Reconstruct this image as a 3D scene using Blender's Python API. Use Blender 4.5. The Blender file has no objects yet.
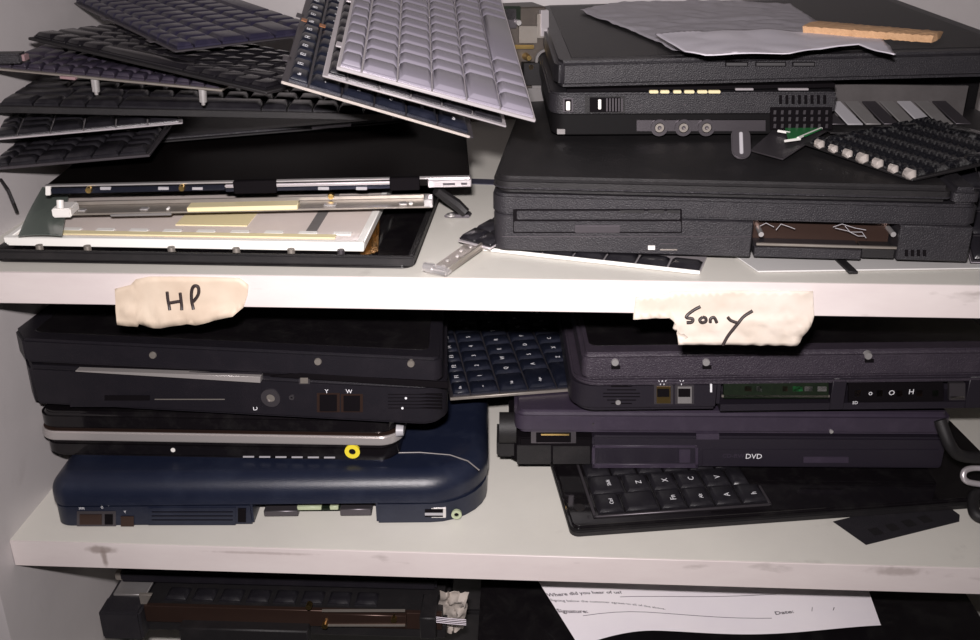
import bpy, bmesh, math, random
from mathutils import Matrix, Vector, noise
random.seed(7)
R=math.radians; PI=math.pi
sc=bpy.context.scene; COL=sc.collection
# ------------------------------------------------------------------ camera
FPX=1000.0
CAMLOC=Vector((0,-.55,.2129))
CROT=Matrix.Rotation(R(3.322),3,'Z')@Matrix.Rotation(R(90-23.5),3,'X')@Matrix.Rotation(R(-.40),3,'Z')
cd=bpy.data.cameras.new('camera'); cam=bpy.data.objects.new('camera',cd); COL.objects.link(cam)
cd.sensor_width=36; cd.lens=36*FPX/980; cd.clip_start=.01
cam.matrix_world=Matrix.Translation(CAMLOC)@CROT.to_4x4(); sc.camera=cam
Z2=-.1976; Z3=-.395; TH=.0206; WL=-.3635; WR=.50; YB=.435
def ray(px,py): return CROT@Vector(((px-490)/FPX,-(py-320)/FPX,-1))
def atz(px,py,z): d=ray(px,py); return CAMLOC+d*((z-CAMLOC.z)/d.z)
def aty(px,py,y): d=ray(px,py); return CAMLOC+d*((y-CAMLOC.y)/d.y)
# ------------------------------------------------------------------ local frames
class Fr:
    def __init__(s,o,ex,ez):
        ex=ex.normalized(); ey=ez.cross(ex).normalized(); ez=ex.cross(ey)
        s.m=Matrix((ex,ey,ez)).transposed().to_4x4(); s.m.translation=o; s.i=s.m.inverted()
    def hit(s,px,py,ax,v):
        o=s.i@CAMLOC; d=s.i.to_3x3()@ray(px,py); return o+d*((v-o[ax])/d[ax])
    def f(s,px,py,y=0): q=s.hit(px,py,1,y); return (q.x,q.z)
    def t(s,px,py,z=0): q=s.hit(px,py,2,z); return (q.x,q.y)
def front(a,b,tilt=0):            # a,b world front bottom corners; tilt raises the back
    ex=(b-a).normalized(); ez=Vector((0,0,1)); ey=ez.cross(ex).normalized(); ez=ex.cross(ey)
    ez=Matrix.Rotation(R(tilt),3,ex)@ez
    return Fr(a,ex,ez)
def plane3(a,b,c):                # origin a, x to b, y roughly to c
    return Fr(a,b-a,(b-a).cross(c-a).normalized())
# ------------------------------------------------------------------ materials
MATS={}
def mat(name,col,rough=.5,metal=0,bump=0,bs=900,spec=.5,dust=0,dcol=(.35,.33,.32),ds=30,var=0,trans=0,alpha=1,coat=0,emit=None):
    if name in MATS: return MATS[name]
    m=bpy.data.materials.new(name); m.use_nodes=True; n=m.node_tree.nodes; l=m.node_tree.links
    b=n['Principled BSDF']; b.inputs['Roughness'].default_value=rough; b.inputs['Metallic'].default_value=metal
    b.inputs['Base Color'].default_value=(*col,1); b.inputs['Specular IOR Level'].default_value=spec
    b.inputs['Transmission Weight'].default_value=trans; b.inputs['Alpha'].default_value=alpha; b.inputs['Coat Weight'].default_value=coat
    tc=n.new('ShaderNodeTexCoord')
    if bump:
        t=n.new('ShaderNodeTexNoise'); t.inputs['Scale'].default_value=bs; t.inputs['Detail'].default_value=2; l.new(tc.outputs['Object'],t.inputs['Vector'])
        bp=n.new('ShaderNodeBump'); bp.inputs['Strength'].default_value=bump; bp.inputs['Distance'].default_value=.0006
        l.new(t.outputs['Fac'],bp.inputs['Height']); l.new(bp.outputs['Normal'],b.inputs['Normal'])
    if dust or var:
        t=n.new('ShaderNodeTexNoise'); t.inputs['Scale'].default_value=ds; t.inputs['Detail'].default_value=8; t.inputs['Roughness'].default_value=.7
        l.new(tc.outputs['Object'],t.inputs['Vector'])
        r=n.new('ShaderNodeValToRGB'); r.color_ramp.elements[0].position=.48 if dust else .3; r.color_ramp.elements[1].position=.75
        l.new(t.outputs['Fac'],r.inputs['Fac'])
        mx=n.new('ShaderNodeMix'); mx.data_type='RGBA'
        mu=n.new('ShaderNodeMath'); mu.operation='MULTIPLY'; mu.inputs[1].default_value=dust or var
        l.new(r.outputs['Color'],mu.inputs[0]); l.new(mu.outputs[0],mx.inputs[0])
        mx.inputs[6].default_value=(*col,1); mx.inputs[7].default_value=(*dcol,1)
        l.new(mx.outputs[2],b.inputs['Base Color'])
    MATS[name]=m; return m
BLK=mat('black_plastic',(.010,.009,.010),.55,bump=.35,bs=1600,spec=.4,dust=.10,dcol=(.10,.085,.085),ds=45)
BLK2=mat('black_textured_plastic',(.019,.0175,.021),.46,bump=.7,bs=1300,spec=.4,dust=.10,dcol=(.11,.095,.10),ds=60)
DK=mat('dark_recess',(.005,.004,.005),.7,spec=.05)
GLOSS=mat('glossy_black_plastic',(.006,.005,.006),.09,dust=.04,dcol=(.2,.2,.18),ds=60)
GLASSD=mat('dark_display_glass',(.004,.003,.003),.5,spec=.06,dust=.02,dcol=(.12,.09,.08),ds=30)
HPM=mat('aubergine_black_plastic',(.009,.0078,.011),.45,bump=.3,bs=1500,spec=.3,dust=.06,dcol=(.08,.06,.07),ds=50)
SNY=mat('violet_black_textured_plastic',(.032,.025,.036),.45,bump=1.0,bs=1200,dust=.08,dcol=(.2,.16,.2),ds=60)
SNB=mat('violet_black_plastic',(.013,.0105,.016),.42,bump=.3,bs=1500)
PUR=mat('purple_plastic',(.034,.026,.042),.36,bump=.15,bs=1400,dust=.06,dcol=(.25,.2,.28),ds=60)
PURD=mat('dark_purple_plastic',(.014,.011,.018),.42,bump=.15,bs=1400)
BLU=mat('navy_plastic',(.008,.011,.025),.36,bump=.25,bs=1400,dust=.07,dcol=(.12,.14,.2),ds=40)
NAVK=mat('navy_key_plastic',(.007,.0085,.016),.32,bump=.15,bs=2200,dust=.06,dcol=(.2,.2,.28),ds=90)
VIOK=mat('violet_key_plastic',(.018,.016,.032),.32,bump=.15,bs=2200,dust=.08,dcol=(.2,.17,.25),ds=90)
BLKK=mat('black_key_plastic',(.012,.011,.014),.28,bump=.15,bs=2200,dust=.06,dcol=(.2,.2,.2),ds=90)
SILK=mat('silver_key_plastic',(.185,.17,.205),.34,bump=.1,bs=2200,dust=.10,dcol=(.22,.20,.23),ds=60)
SILP=mat('silver_plate',(.60,.56,.58),.33,metal=.6)
STEEL=mat('bright_steel',(.66,.64,.64),.36,metal=.7,var=.4,dcol=(.45,.42,.40),ds=80)
TIN=mat('dull_tin',(.38,.35,.32),.4,metal=.65,var=.6,dcol=(.26,.22,.18),ds=50)
DTIN=mat('dark_metal_plate',(.10,.09,.10),.4,metal=.7)
BRN=mat('brown_bare_metal',(.06,.034,.026),.35,metal=.6,var=.6,dcol=(.05,.03,.025),ds=60)
GOLD=mat('gold_contact',(.75,.52,.2),.3,metal=1)
COP=mat('copper_foil',(.42,.22,.06),.25,metal=.9,bump=1,bs=260)
WHT=mat('white_plastic',(.75,.73,.70),.4)
WPAN=mat('milky_diffuser_sheet',(.80,.72,.68),.28,var=.5,dcol=(.60,.50,.44),ds=14,coat=.3)
WFR=mat('white_panel_frame',(.85,.84,.80),.3)
YEL=mat('cream_tape',(.75,.66,.40),.5)
GRN=mat('green_circuit_board',(.006,.010,.006),.5,spec=.2,var=.5,dcol=(.016,.026,.012),ds=200)
LGRN=mat('bright_green_board',(.03,.20,.06),.35)
LIME=mat('lime_jack_plastic',(.38,.43,.28),.4)
YJ=mat('yellow_jack_plastic',(.75,.62,.04),.4)
GRY=mat('grey_metal_shield',(.26,.25,.25),.42,metal=.4,var=.4,dcol=(.16,.14,.13),ds=60)
LGRY=mat('light_grey_plastic',(.36,.35,.37),.42)
LEG=mat('printed_white',(.75,.75,.78),.5)
INK=mat('black_marker_ink',(.03,.02,.02),.5)
PRN=mat('printer_ink',(.10,.09,.10),.6)
SILV=mat('silver_painted_trim',(.46,.43,.42),.28,metal=.5)
FILM=mat('green_grey_film',(.16,.19,.17),.2,alpha=.75)
ORG=mat('orange_tape',(.32,.12,.04),.4)
GLUE=mat('translucent_glue',(.62,.56,.52),.2,trans=.4)
FOAM=mat('tan_foam_strip',(.62,.38,.21),.8,bump=1,bs=420,var=.5,dcol=(.36,.2,.10),ds=120)
PINK=mat('pinkish_grey_dust',(.25,.16,.17),.6)
def laminate(name,c1,c2,stain,sx):
    m=bpy.data.materials.new(name); m.use_nodes=True; n=m.node_tree.nodes; l=m.node_tree.links; b=n['Principled BSDF']
    b.inputs['Roughness'].default_value=.42
    tc=n.new('ShaderNodeTexCoord'); mp=n.new('ShaderNodeMapping'); mp.inputs['Scale'].default_value=sx; l.new(tc.outputs['Object'],mp.inputs[0])
    t=n.new('ShaderNodeTexNoise'); t.inputs['Scale'].default_value=6; t.inputs['Detail'].default_value=9; t.inputs['Roughness'].default_value=.65; l.new(mp.outputs[0],t.inputs['Vector'])
    r=n.new('ShaderNodeValToRGB'); r.color_ramp.elements[0].position=.35; r.color_ramp.elements[1].position=.7
    r.color_ramp.elements[0].color=(*c1,1); r.color_ramp.elements[1].color=(*c2,1); l.new(t.outputs['Fac'],r.inputs[0])
    t2=n.new('ShaderNodeTexNoise'); t2.inputs['Scale'].default_value=22; t2.inputs['Detail'].default_value=6; l.new(mp.outputs[0],t2.inputs['Vector'])
    r2=n.new('ShaderNodeValToRGB'); r2.color_ramp.elements[0].position=.64; r2.color_ramp.elements[1].position=.74; l.new(t2.outputs['Fac'],r2.inputs[0])
    mu=n.new('ShaderNodeMath'); mu.operation='MULTIPLY'; mu.inputs[1].default_value=stain; l.new(r2.outputs[0],mu.inputs[0])
    mx=n.new('ShaderNodeMix'); mx.data_type='RGBA'; l.new(mu.outputs[0],mx.inputs[0]); l.new(r.outputs[0],mx.inputs[6]); mx.inputs[7].default_value=(.22,.19,.17,1)
    l.new(mx.outputs[2],b.inputs['Base Color']); return m
SHT=laminate('shelf_laminate',(.62,.60,.55),(.70,.68,.62),.35,(1,1,1))
SHE=laminate('shelf_edge_band',(.60,.53,.52),(.70,.64,.62),.45,(1,1,3))
def stain(m,spots):           # brown dirt smudges at fixed places on the edge band
    n=m.node_tree.nodes; l=m.node_tree.links; b=n['Principled BSDF']; src=b.inputs['Base Color'].links[0].from_socket; tc=n.new('ShaderNodeTexCoord')
    nz=n.new('ShaderNodeTexNoise'); nz.inputs['Scale'].default_value=160; l.new(tc.outputs['Object'],nz.inputs['Vector'])
    for p,s_,k in spots:
        a=n.new('ShaderNodeVectorMath'); a.operation='SUBTRACT'; a.inputs[1].default_value=p; l.new(tc.outputs['Object'],a.inputs[0])
        c=n.new('ShaderNodeVectorMath'); c.operation='MULTIPLY'; c.inputs[1].default_value=s_; l.new(a.outputs[0],c.inputs[0])
        e=n.new('ShaderNodeVectorMath'); e.operation='LENGTH'; l.new(c.outputs[0],e.inputs[0])
        ad=n.new('ShaderNodeMath'); ad.operation='ADD'; l.new(e.outputs['Value'],ad.inputs[0]); l.new(nz.outputs['Fac'],ad.inputs[1])
        mr=n.new('ShaderNodeMapRange'); mr.inputs['From Min'].default_value=1.45; mr.inputs['From Max'].default_value=.9; mr.inputs['To Max'].default_value=k; l.new(ad.outputs[0],mr.inputs['Value'])
        mx=n.new('ShaderNodeMix'); mx.data_type='RGBA'; l.new(mr.outputs[0],mx.inputs[0]); l.new(src,mx.inputs[6]); mx.inputs[7].default_value=(.26,.21,.19,1); src=mx.outputs[2]
    l.new(src,b.inputs['Base Color'])
stain(SHE,[((-.3005,0,Z2-.005),(70,0,260),.75),((-.2985,0,Z2-.011),(330,0,110),.8),((-.19,0,Z2-.004),(22,0,700),.4),((.235,0,Z2-.004),(45,0,220),.5)])
WAL=laminate('cabinet_side_laminate',(.50,.47,.47),(.57,.54,.54),.2,(1,1,1))
def papermat(name,c,b2,sc_,tr=.0):
    m=bpy.data.materials.new(name); m.use_nodes=True; n=m.node_tree.nodes; l=m.node_tree.links; b=n['Principled BSDF']
    b.inputs['Roughness'].default_value=.55
    tc=n.new('ShaderNodeTexCoord'); t=n.new('ShaderNodeTexNoise'); t.inputs['Scale'].default_value=sc_; t.inputs['Detail'].default_value=5; l.new(tc.outputs['Object'],t.inputs['Vector'])
    r=n.new('ShaderNodeValToRGB'); r.color_ramp.elements[0].position=.3; r.color_ramp.elements[1].position=.75
    r.color_ramp.elements[0].color=(*c,1); r.color_ramp.elements[1].color=(*b2,1); l.new(t.outputs['Fac'],r.inputs[0]); l.new(r.outputs[0],b.inputs['Base Color'])
    return m
TAPE=papermat('masking_tape_paper',(.54,.43,.33),(.64,.54,.43),40)
TAPE2=papermat('torn_masking_paper',(.54,.46,.38),(.70,.63,.56),40)
PAPER=papermat('white_form_paper',(.70,.66,.70),(.76,.72,.74),20)
BAGM=papermat('thin_white_foam_bag',(.36,.34,.38),(.42,.40,.44),14)
CRUM=papermat('crumpled_grey_paper',(.40,.36,.33),(.55,.48,.42),60)
# ------------------------------------------------------------------ mesh helpers
class MB:
    def __init__(s): s.b=bmesh.new()
    def _bev(s,fs,w,seg=2,ang=25):
        if w<=0: return
        es=set(e for f in fs for e in f.edges if len(e.link_faces)==2 and e.calc_face_angle(0)>R(ang))
        try: bmesh.ops.bevel(s.b,geom=list(es),offset=w,segments=seg,affect='EDGES',clamp_overlap=True)
        except Exception: pass
    def box(s,x0,x1,y0,y1,z0,z1,bev=0,seg=2):
        return s.xy([(x0,y0),(x1,y0),(x1,y1),(x0,y1)],z0,z1,bev,seg)
    def _ext(s,bot,top,bev,seg):
        vb=[s.b.verts.new(v) for v in bot]; vt=[s.b.verts.new(v) for v in top]; n=len(vb)
        fs=[s.b.faces.new(vb[::-1]),s.b.faces.new(vt)]
        for i in range(n): fs.append(s.b.faces.new((vb[i],vb[(i+1)%n],vt[(i+1)%n],vt[i])))
        bmesh.ops.recalc_face_normals(s.b,faces=fs); s._bev(fs,bev,seg); return s
    def xy(s,p,z0,z1,bev=0,seg=2,zf=None):
        return s._ext([(x,y,z0 if zf is None else z0+zf(x,y)) for x,y in p],[(x,y,z1 if zf is None else z1+zf(x,y)) for x,y in p],bev,seg)
    def xz(s,p,y0,y1,bev=0,seg=2): return s._ext([(x,y0,z) for x,z in p],[(x,y1,z) for x,z in p],bev,seg)
    def taper(s,x0,x1,y0,y1,z0,z1,ins,bev=0):
        return s._ext([(x0,y0,z0),(x1,y0,z0),(x1,y1,z0),(x0,y1,z0)],[(x0+ins,y0+ins,z1),(x1-ins,y0+ins,z1),(x1-ins,y1-ins,z1),(x0+ins,y1-ins,z1)],bev,1)
    def dome(s,x0,x1,y0,y1,r,z0,z1,rad,n=7):
        prev=None; fs=[]; rings=[(0,z0)]+[(rad*(1-math.cos(R(90*k/n))),z1-rad+rad*math.sin(R(90*k/n))) for k in range(n+1)]
        for i,(ins,z) in enumerate(rings):
            row=[s.b.verts.new((x,y,z)) for x,y in rrect(x0+ins,x1-ins,y0+ins,y1-ins,[max(q-ins*.8,.002) for q in r],8)]
            if prev:
                for k in range(len(row)): s.b.faces.new((prev[k],prev[(k+1)%len(row)],row[(k+1)%len(row)],row[k]))
            else: s.b.faces.new(row[::-1])
            prev=row
        s.b.faces.new(prev); bmesh.ops.recalc_face_normals(s.b,faces=s.b.faces); return s
    def cyl(s,a,b,r,r2=None,n=20):
        a=Vector(a); b=Vector(b); r2=r if r2 is None else r2; d=(b-a).normalized(); u=d.orthogonal().normalized(); w=d.cross(u)
        c=[(math.cos(2*PI*i/n),math.sin(2*PI*i/n)) for i in range(n)]
        return s._ext([a+(u*x+w*y)*r for x,y in c],[b+(u*x+w*y)*r2 for x,y in c],0,1)
    def ring(s,c,ax,ro,ri,h,n=24):
        c=Vector(c); d=Vector(ax).normalized(); u=d.orthogonal().normalized(); w=d.cross(u); rows=[]
        for rr,hh in ((ri,0),(ro,0),(ro,h),(ri,h)):
            rows.append([s.b.verts.new(c+(u*math.cos(2*PI*i/n)+w*math.sin(2*PI*i/n))*rr+d*hh) for i in range(n)])
        for k in range(4):
            A=rows[k];B=rows[(k+1)%4]
            for i in range(n): s.b.faces.new((A[i],A[(i+1)%n],B[(i+1)%n],B[i]))
        bmesh.ops.recalc_face_normals(s.b,faces=s.b.faces); return s
    def tube(s,pts,r,n=10):
        pts=[Vector(p) for p in pts]; rows=[]; u=None
        for i,p in enumerate(pts):
            d=(pts[min(i+1,len(pts)-1)]-pts[max(i-1,0)]).normalized()
            u=(u-d*u.dot(d)).normalized() if u else d.orthogonal().normalized(); w=d.cross(u)
            rr=r[i] if isinstance(r,(list,tuple)) else r
            rows.append([s.b.verts.new(p+(u*math.cos(2*PI*k/n)+w*math.sin(2*PI*k/n))*rr) for k in range(n)])
        for i in range(len(rows)-1):
            for k in range(n): s.b.faces.new((rows[i][k],rows[i][(k+1)%n],rows[i+1][(k+1)%n],rows[i+1][k]))
        s.b.faces.new(rows[0][::-1]); s.b.faces.new(rows[-1]); bmesh.ops.recalc_face_normals(s.b,faces=s.b.faces); return s
    def sheet(s,fn,nu,nv,th):
        g=[[Vector(fn(i/nu,j/nv)) for j in range(nv+1)] for i in range(nu+1)]; T=[];B=[]
        for i in range(nu+1):
            T.append([]);B.append([])
            for j in range(nv+1):
                a=g[min(i+1,nu)][j]-g[max(i-1,0)][j]; b=g[i][min(j+1,nv)]-g[i][max(j-1,0)]; nn=a.cross(b).normalized()
                T[i].append(s.b.verts.new(g[i][j])); B[i].append(s.b.verts.new(g[i][j]-nn*th))
        for i in range(nu):
            for j in range(nv):
                s.b.faces.new((T[i][j],T[i+1][j],T[i+1][j+1],T[i][j+1])); s.b.faces.new((B[i][j],B[i][j+1],B[i+1][j+1],B[i+1][j]))
        for j in range(nv):
            s.b.faces.new((T[0][j],T[0][j+1],B[0][j+1],B[0][j])); s.b.faces.new((T[nu][j+1],T[nu][j],B[nu][j],B[nu][j+1]))
        for i in range(nu):
            s.b.faces.new((T[i+1][0],T[i][0],B[i][0],B[i+1][0])); s.b.faces.new((T[i][nv],T[i+1][nv],B[i+1][nv],B[i][nv]))
        return s
    def build(s,name,m,parent=None,smooth=True):
        me=bpy.data.meshes.new(name); s.b.normal_update()
        if smooth:
            for f in s.b.faces: f.smooth=True
            for e in s.b.edges: e.smooth=not(len(e.link_faces)!=2 or e.calc_face_angle(0)>R(38))
        s.b.to_mesh(me); s.b.free(); me.materials.append(m)
        o=bpy.data.objects.new(name,me); COL.objects.link(o)
        if parent: o.parent=parent
        return o
def tag(o,label,cat,group=None,kind=None):
    if label:o['label']=label
    if cat:o['category']=cat
    if group:o['group']=group
    if kind:o['kind']=kind
    return o
def thing(name,fr,label,cat,group=None):
    o=bpy.data.objects.new(name,None); o.empty_display_size=.02; COL.objects.link(o); o.matrix_world=fr.m; return tag(o,label,cat,group)
def lab(o,t): o['label']=t; return o
def rrect(x0,x1,y0,y1,r,n=5):        # radius: one or four (fl,fr,br,bl)
    r=[r]*4 if not isinstance(r,(list,tuple)) else r; o=[]
    for (cx,cy,sx,sy,a0),q in zip(((x0,y0,1,1,180),(x1,y0,-1,1,270),(x1,y1,-1,-1,0),(x0,y1,1,-1,90)),r):
        if q<=0: o.append((cx,cy)); continue
        for k in range(n+1): a=R(a0+90*k/n); o.append((cx+sx*q+q*math.cos(a),cy+sy*q+q*math.sin(a)))
    return o
def fbox(fr,x0,y0,x1,y1,dep,proud=0,bev=0,yp=0):   # pixel rectangle on the front plane -> box
    a=fr.f(x0,y0,yp); b=fr.f(x1,y0,yp); c=fr.f(x1,y1,yp); d=fr.f(x0,y1,yp)
    return MB().xz([d,c,b,a],yp-proud,yp+dep,bev)
def text(s,fr_fn,size,name,m,parent,bold=False):    # text mesh mapped through fr_fn(u,v)->point
    cu=bpy.data.curves.new('lettering','FONT'); cu.body=s; cu.size=size; cu.resolution_u=2; cu.extrude=.00005
    if bold: cu.offset=size*.02
    ob=bpy.data.objects.new('lettering',cu); COL.objects.link(ob); dg=bpy.context.evaluated_depsgraph_get(); dg.update()
    me=bpy.data.meshes.new_from_object(ob.evaluated_get(dg)); bpy.data.objects.remove(ob); bpy.data.curves.remove(cu)
    for v in me.vertices: v.co=Vector(fr_fn(v.co.x,v.co.y,v.co.z))
    me.materials.clear(); me.materials.append(m); me.name=name
    o=bpy.data.objects.new(name,me); COL.objects.link(o)
    if parent:o.parent=parent
    return o
def mark(fr,x,y,hpx,s,parent,name='printed_mark',m=LEG,yp=0):     # text at pixel on a front plane
    a=fr.f(x,y,yp); b=fr.f(x,y-hpx,yp); sz=(b[1]-a[1])/.72
    return text(s,lambda u,v,w:(a[0]+u,yp-.0002-w,a[1]+v),sz,name,m,parent)
# ------------------------------------------------------------------ keyboards
ROWS=[([1.25,1,1,1.25,5.5,1,1,1,1,1],1),([2.25]+[1]*10+[1.75,1],1),([1.75]+[1]*11+[2.25],1),([1.5]+[1]*12+[1.5],1),([1]*13+[2],1),([1]*15,.62)]
LETT=["Ctrl,Fn,,Alt,,Alt,Ctrl,<,v,>".split(','),"Shift,Z,X,C,V,B,N,M,;,.,/,Shift,^".split(','),"Caps,A,S,D,F,G,H,J,K,L,;,',Enter".split(','),"Tab,Q,W,E,R,T,Y,U,I,O,P,[,],\\".split(','),"~,1,2,3,4,5,6,7,8,9,0,-,=,Back".split(','),["Esc"]+["F%d"%i for i in range(1,13)]+["Ins","Del"]]
KC={}
def keymesh(w,d,h,m):
    k=(round(w,4),round(d,4),round(h,4),m.name)
    if k not in KC:
        b=MB(); b.taper(-w/2,w/2,-d/2,d/2,0,h*.35,0); b.taper(-w/2,w/2,-d/2,d/2,h*.35,h,min(.0022,w*.14),.0005)
        o=b.build('key',m); KC[k]=o.data; bpy.data.objects.remove(o)
    return KC[k]
LCAC={}
def letter(s,size,m):
    k=(s,round(size,4))
    if k not in LCAC:
        o=text(s,lambda u,v,w:(u,v,w),size,'key_legend',m,None); LCAC[k]=o.data; bpy.data.objects.remove(o)
    return LCAC[k]
def keys(parent,x0,y0,W,D,z0,orient,m,h=.0040,keep=None,legend=None,gap=.0011,seat=0):
    """orient 'x': long side along +x, bottom row at y0; 'y': long side along +y, space row at left; 'y-': space row at right"""
    L,S=(W,D) if orient in('x','x-') else (D,W)
    tot=sum(r[1] for r in ROWS); u=L/15; v=S/tot; sy=0
    for ri,(ws,hh) in enumerate(ROWS):
        sx=0
        for ki,w in enumerate(ws):
            cw=w*u; ch=hh*v; cx=sx+cw/2; cy=sy+ch/2; sx+=cw
            if orient=='x': X,Y,kw,kd,rot=x0+cx,y0+cy,cw,ch,0
            elif orient=='x-': X,Y,kw,kd,rot=x0+W-cx,y0+D-cy,cw,ch,180
            elif orient=='y': X,Y,kw,kd,rot=x0+S-cy,y0+cx,cw,ch,90      # bottom row at right
            else: X,Y,kw,kd,rot=x0+cy,y0+L-cx,cw,ch,-90
            if keep and not keep(X,Y): continue
            sw,sd=(kw,kd) if orient in('x','x-') else (kd,kw)
            o=bpy.data.objects.new('key',keymesh(sw-gap,sd-gap,h,m)); COL.objects.link(o); o.parent=parent; o.location=(X,Y,z0)
            if legend and LETT[ri][ki]:
                s=LETT[ri][ki]; sz=(.0048 if len(s)<3 else .0028)
                q=bpy.data.objects.new('key_legend',letter(s,sz,legend)); COL.objects.link(q); q.parent=o
                q.location=(0,0,h+.0001) ; q.rotation_euler=(0,0,R(rot))
                off=Matrix.Rotation(R(rot),3,'Z')@Vector((-kw*.30,-.0004,0)); q.location=(off.x,off.y,h+.00012)
        sy+=hh*v
def keyboard(name,fr,W,D,orient,km,pm,label,cat='keyboard',group=None,keep=None,legend=None,th=.0018,tabs=True,m=.0022,edge=None):
    t=thing(name,fr,label,cat,group)
    MB().box(0,W,0,D,0,th,.0004,1).build('backing_plate',pm,t)
    keys(t,m,m,W-2*m,D-2*m,th-.0001,orient,km,keep=keep,legend=legend)
    if tabs:
        for k in range(3):
            b=MB()
            if orient=='x': x=W*(.2+.3*k); b.box(x-.004,x+.004,-.003,.002,.0002,.0012,.0003,1)
            else: x=D*(.15+.35*k); b.box(-.003,.002,x-.004,x+.004,.0002,.0012,.0003,1)
            b.build('mounting_tab',pm,t)
    return t
# ================================================================== SETTING
def struct(o): o['kind']='structure'; return o
def shelf_z(x): return 0
def shelf(z,name_top,name_edge):
    MBs=MB(); MBs.box(WL,WR,.0008,YB,z-TH,z,0); struct(MBs.build(name_top,SHT))
    e=MB(); e.box(WL+.0002,WR-.0002,-.0005,.0008,z-TH,z+.00005,.0004,1); struct(e.build(name_edge,SHE))
shelf(0,'trim_1','trim_2'); shelf(Z2,'trim_3','trim_4'); shelf(Z3,'trim_5','trim_6')
b=MB(); b.box(WL-.019,WL,-.024,YB+.02,-.62,.60,.0005,1); struct(b.build('wall_left',WAL))
b=MB(); b.box(WR,WR+.019,-.024,YB+.02,-.62,.60,.0005,1); struct(b.build('wall_right',WAL))
b=MB(); b.box(WL,WR,YB,YB+.02,-.62,.60); struct(b.build('wall_back',WAL))
# stains on shelf edge (own shape): dirt runs
# ================================================================== SHELF 2 : LEFT STACK
S=lambda *p:None
# ---- navy laptop
fr=front(atz(56,527,Z2+.0005),atz(487,523,Z2+.0005)); W=(atz(487,523,Z2)-atz(56,527,Z2)).length; f=fr.f
t=thing('laptop',fr,'thick navy blue laptop lying closed on the middle shelf, lowest of the left stack','laptop')
zt=f(250,489,.004)[1]; zs=f(250,505,0)[1]
print('navy W',W,'zt',zt,zs)
D=.30
# base with an open bay: left block, right block, rear bridge
xa=f(253,515)[0]; xb=f(376,515)[0]
b=MB(); zb=0
pl=[(0.006,0),(xa,0),(xa,.05),(xb,.05),(xb,0)]+rrect(xb,W,0,D,(0,.045,.02,.012),7)[1:]
pl=[(xa,0),(xa,.05),(xb,.05),(xb,0)]+rrect(xb,W,0,D,(0,.04,.02,.012),7)[1:-6]+rrect(0,xa,0,D,(.010,0,0,.012),5)[-6:]+rrect(0,xa,0,D,(.010,0,0,.012),5)[:6]
b.xy(pl,0,zs+.001,.0015,2); b.build('base',BLU,t)
zt=.0385
b=MB(); b.dome(-.002,W+.001,-.001,D,(.014,.047,.02,.014),zs+.0012,zt,.014,9); lid=b.build('lid',BLU,t)
b=MB(); # curved seam ridge on lid
pts=[Vector((*fr.t(x,y,zt),zt)) for x,y in ((392,453),(420,452.5),(450,455),(468,461),(479,470))]
b.tube(pts,.0005,6); lab(b.build('seam',SILV,lid),'pale curved seam line')
MB().box(xa+.001,xb-.001,.030,.049,.002,zs-.002).build('bay_liner',DK,t)
b=MB(); p0=f(292,516,.012);p1=f(345,510,.012); b.box(p0[0],p1[0],.010,.03,.005,.0065); lab(b.build('circuit_board',GRN,t),'green circuit board strip')
b=MB(); b.box(p0[0]+.005,p0[0]+.022,.008,.013,.0065,.0095,.0004,1); b.box(p0[0]+.028,p0[0]+.034,.008,.013,.0065,.0095,.0004,1); b.build('connector',LIME,t)
b=MB(); b.box(xa+.006,xa+.030,.006,.028,.003,.0075,.0005,1); b.build('bracket',DTIN,t)
b=MB(); b.box(xb-.026,xb-.004,.006,.028,.003,.0085,.0005,1); b.build('bracket',DTIN,t)
p=fbox(fr,77,511,116,526,.004,.0003); p.build('serial_port',DTIN,t); fbox(fr,80,514,102,524,.001,.0008).build('socket',BRN,t); fbox(fr,105,514,113,524,.001,.0008).build('socket',DK,t)
fbox(fr,121,516,134,526,.002,.0006).build('socket',BRN,t)
pa=fbox(fr,148,507,236,525,.002,.0006,.0004).build('drive_cover',BLU,t)
for yy in (511,515,519): fbox(fr,152,yy,233,yy+.8,.001,.0008).build('groove',DK,pa)
fbox(fr,238,508,246,522,.003,.0004).build('latch_slot',DK,t)
q=f(433,512,.0015)
def rport(px,py,w,h,name,mm,ins=None,dy=None):
    pass
def port(fr,t,x0,y0,x1,y1,yp,rim,inn,name='port'):
    o=fbox(fr,x0,y0,x1,y1,.004,.0005,.0002,yp).build(name,rim,t)
    w=(x1-x0)*.1+.6; fbox(fr,x0+w,y0+1.2,x1-w,y1-1.2,.001,.0009,0,yp).build('socket',inn,o); return o
def jack(fr,t,px,py,rpx,yp,m1,m2,name='audio_jack'):
    c=fr.f(px,py,yp); e=fr.f(px+rpx,py,yp); r=e[0]-c[0]
    o=MB().ring((c[0],yp+.001,c[1]),(0,-1,0),r,r*.45,.0022).build(name,m1,t)
    MB().cyl((c[0],yp+.001,c[1]),(c[0],yp-.0002,c[1]),r*.46).build('socket',m2,o); return o
port(fr,t,422,507.5,446,517.5,.0006,STEEL,DK,'usb_port'); fbox(fr,425,512,443,514.5,.001,.0012,0,.0006).build('contact',LGRY,t)
jack(fr,t,456.5,514,5.2,.003,LIME,DK)
mark(fr,79,509,2,"|0|0|",t); mark(fr,101,508,2.4,"()",t); mark(fr,108,507,2.6,"*",t); mark(fr,124,513,2.6,"Y",t)
ZN=Z2+zt+.0006; ZHP=-.1235
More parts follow.
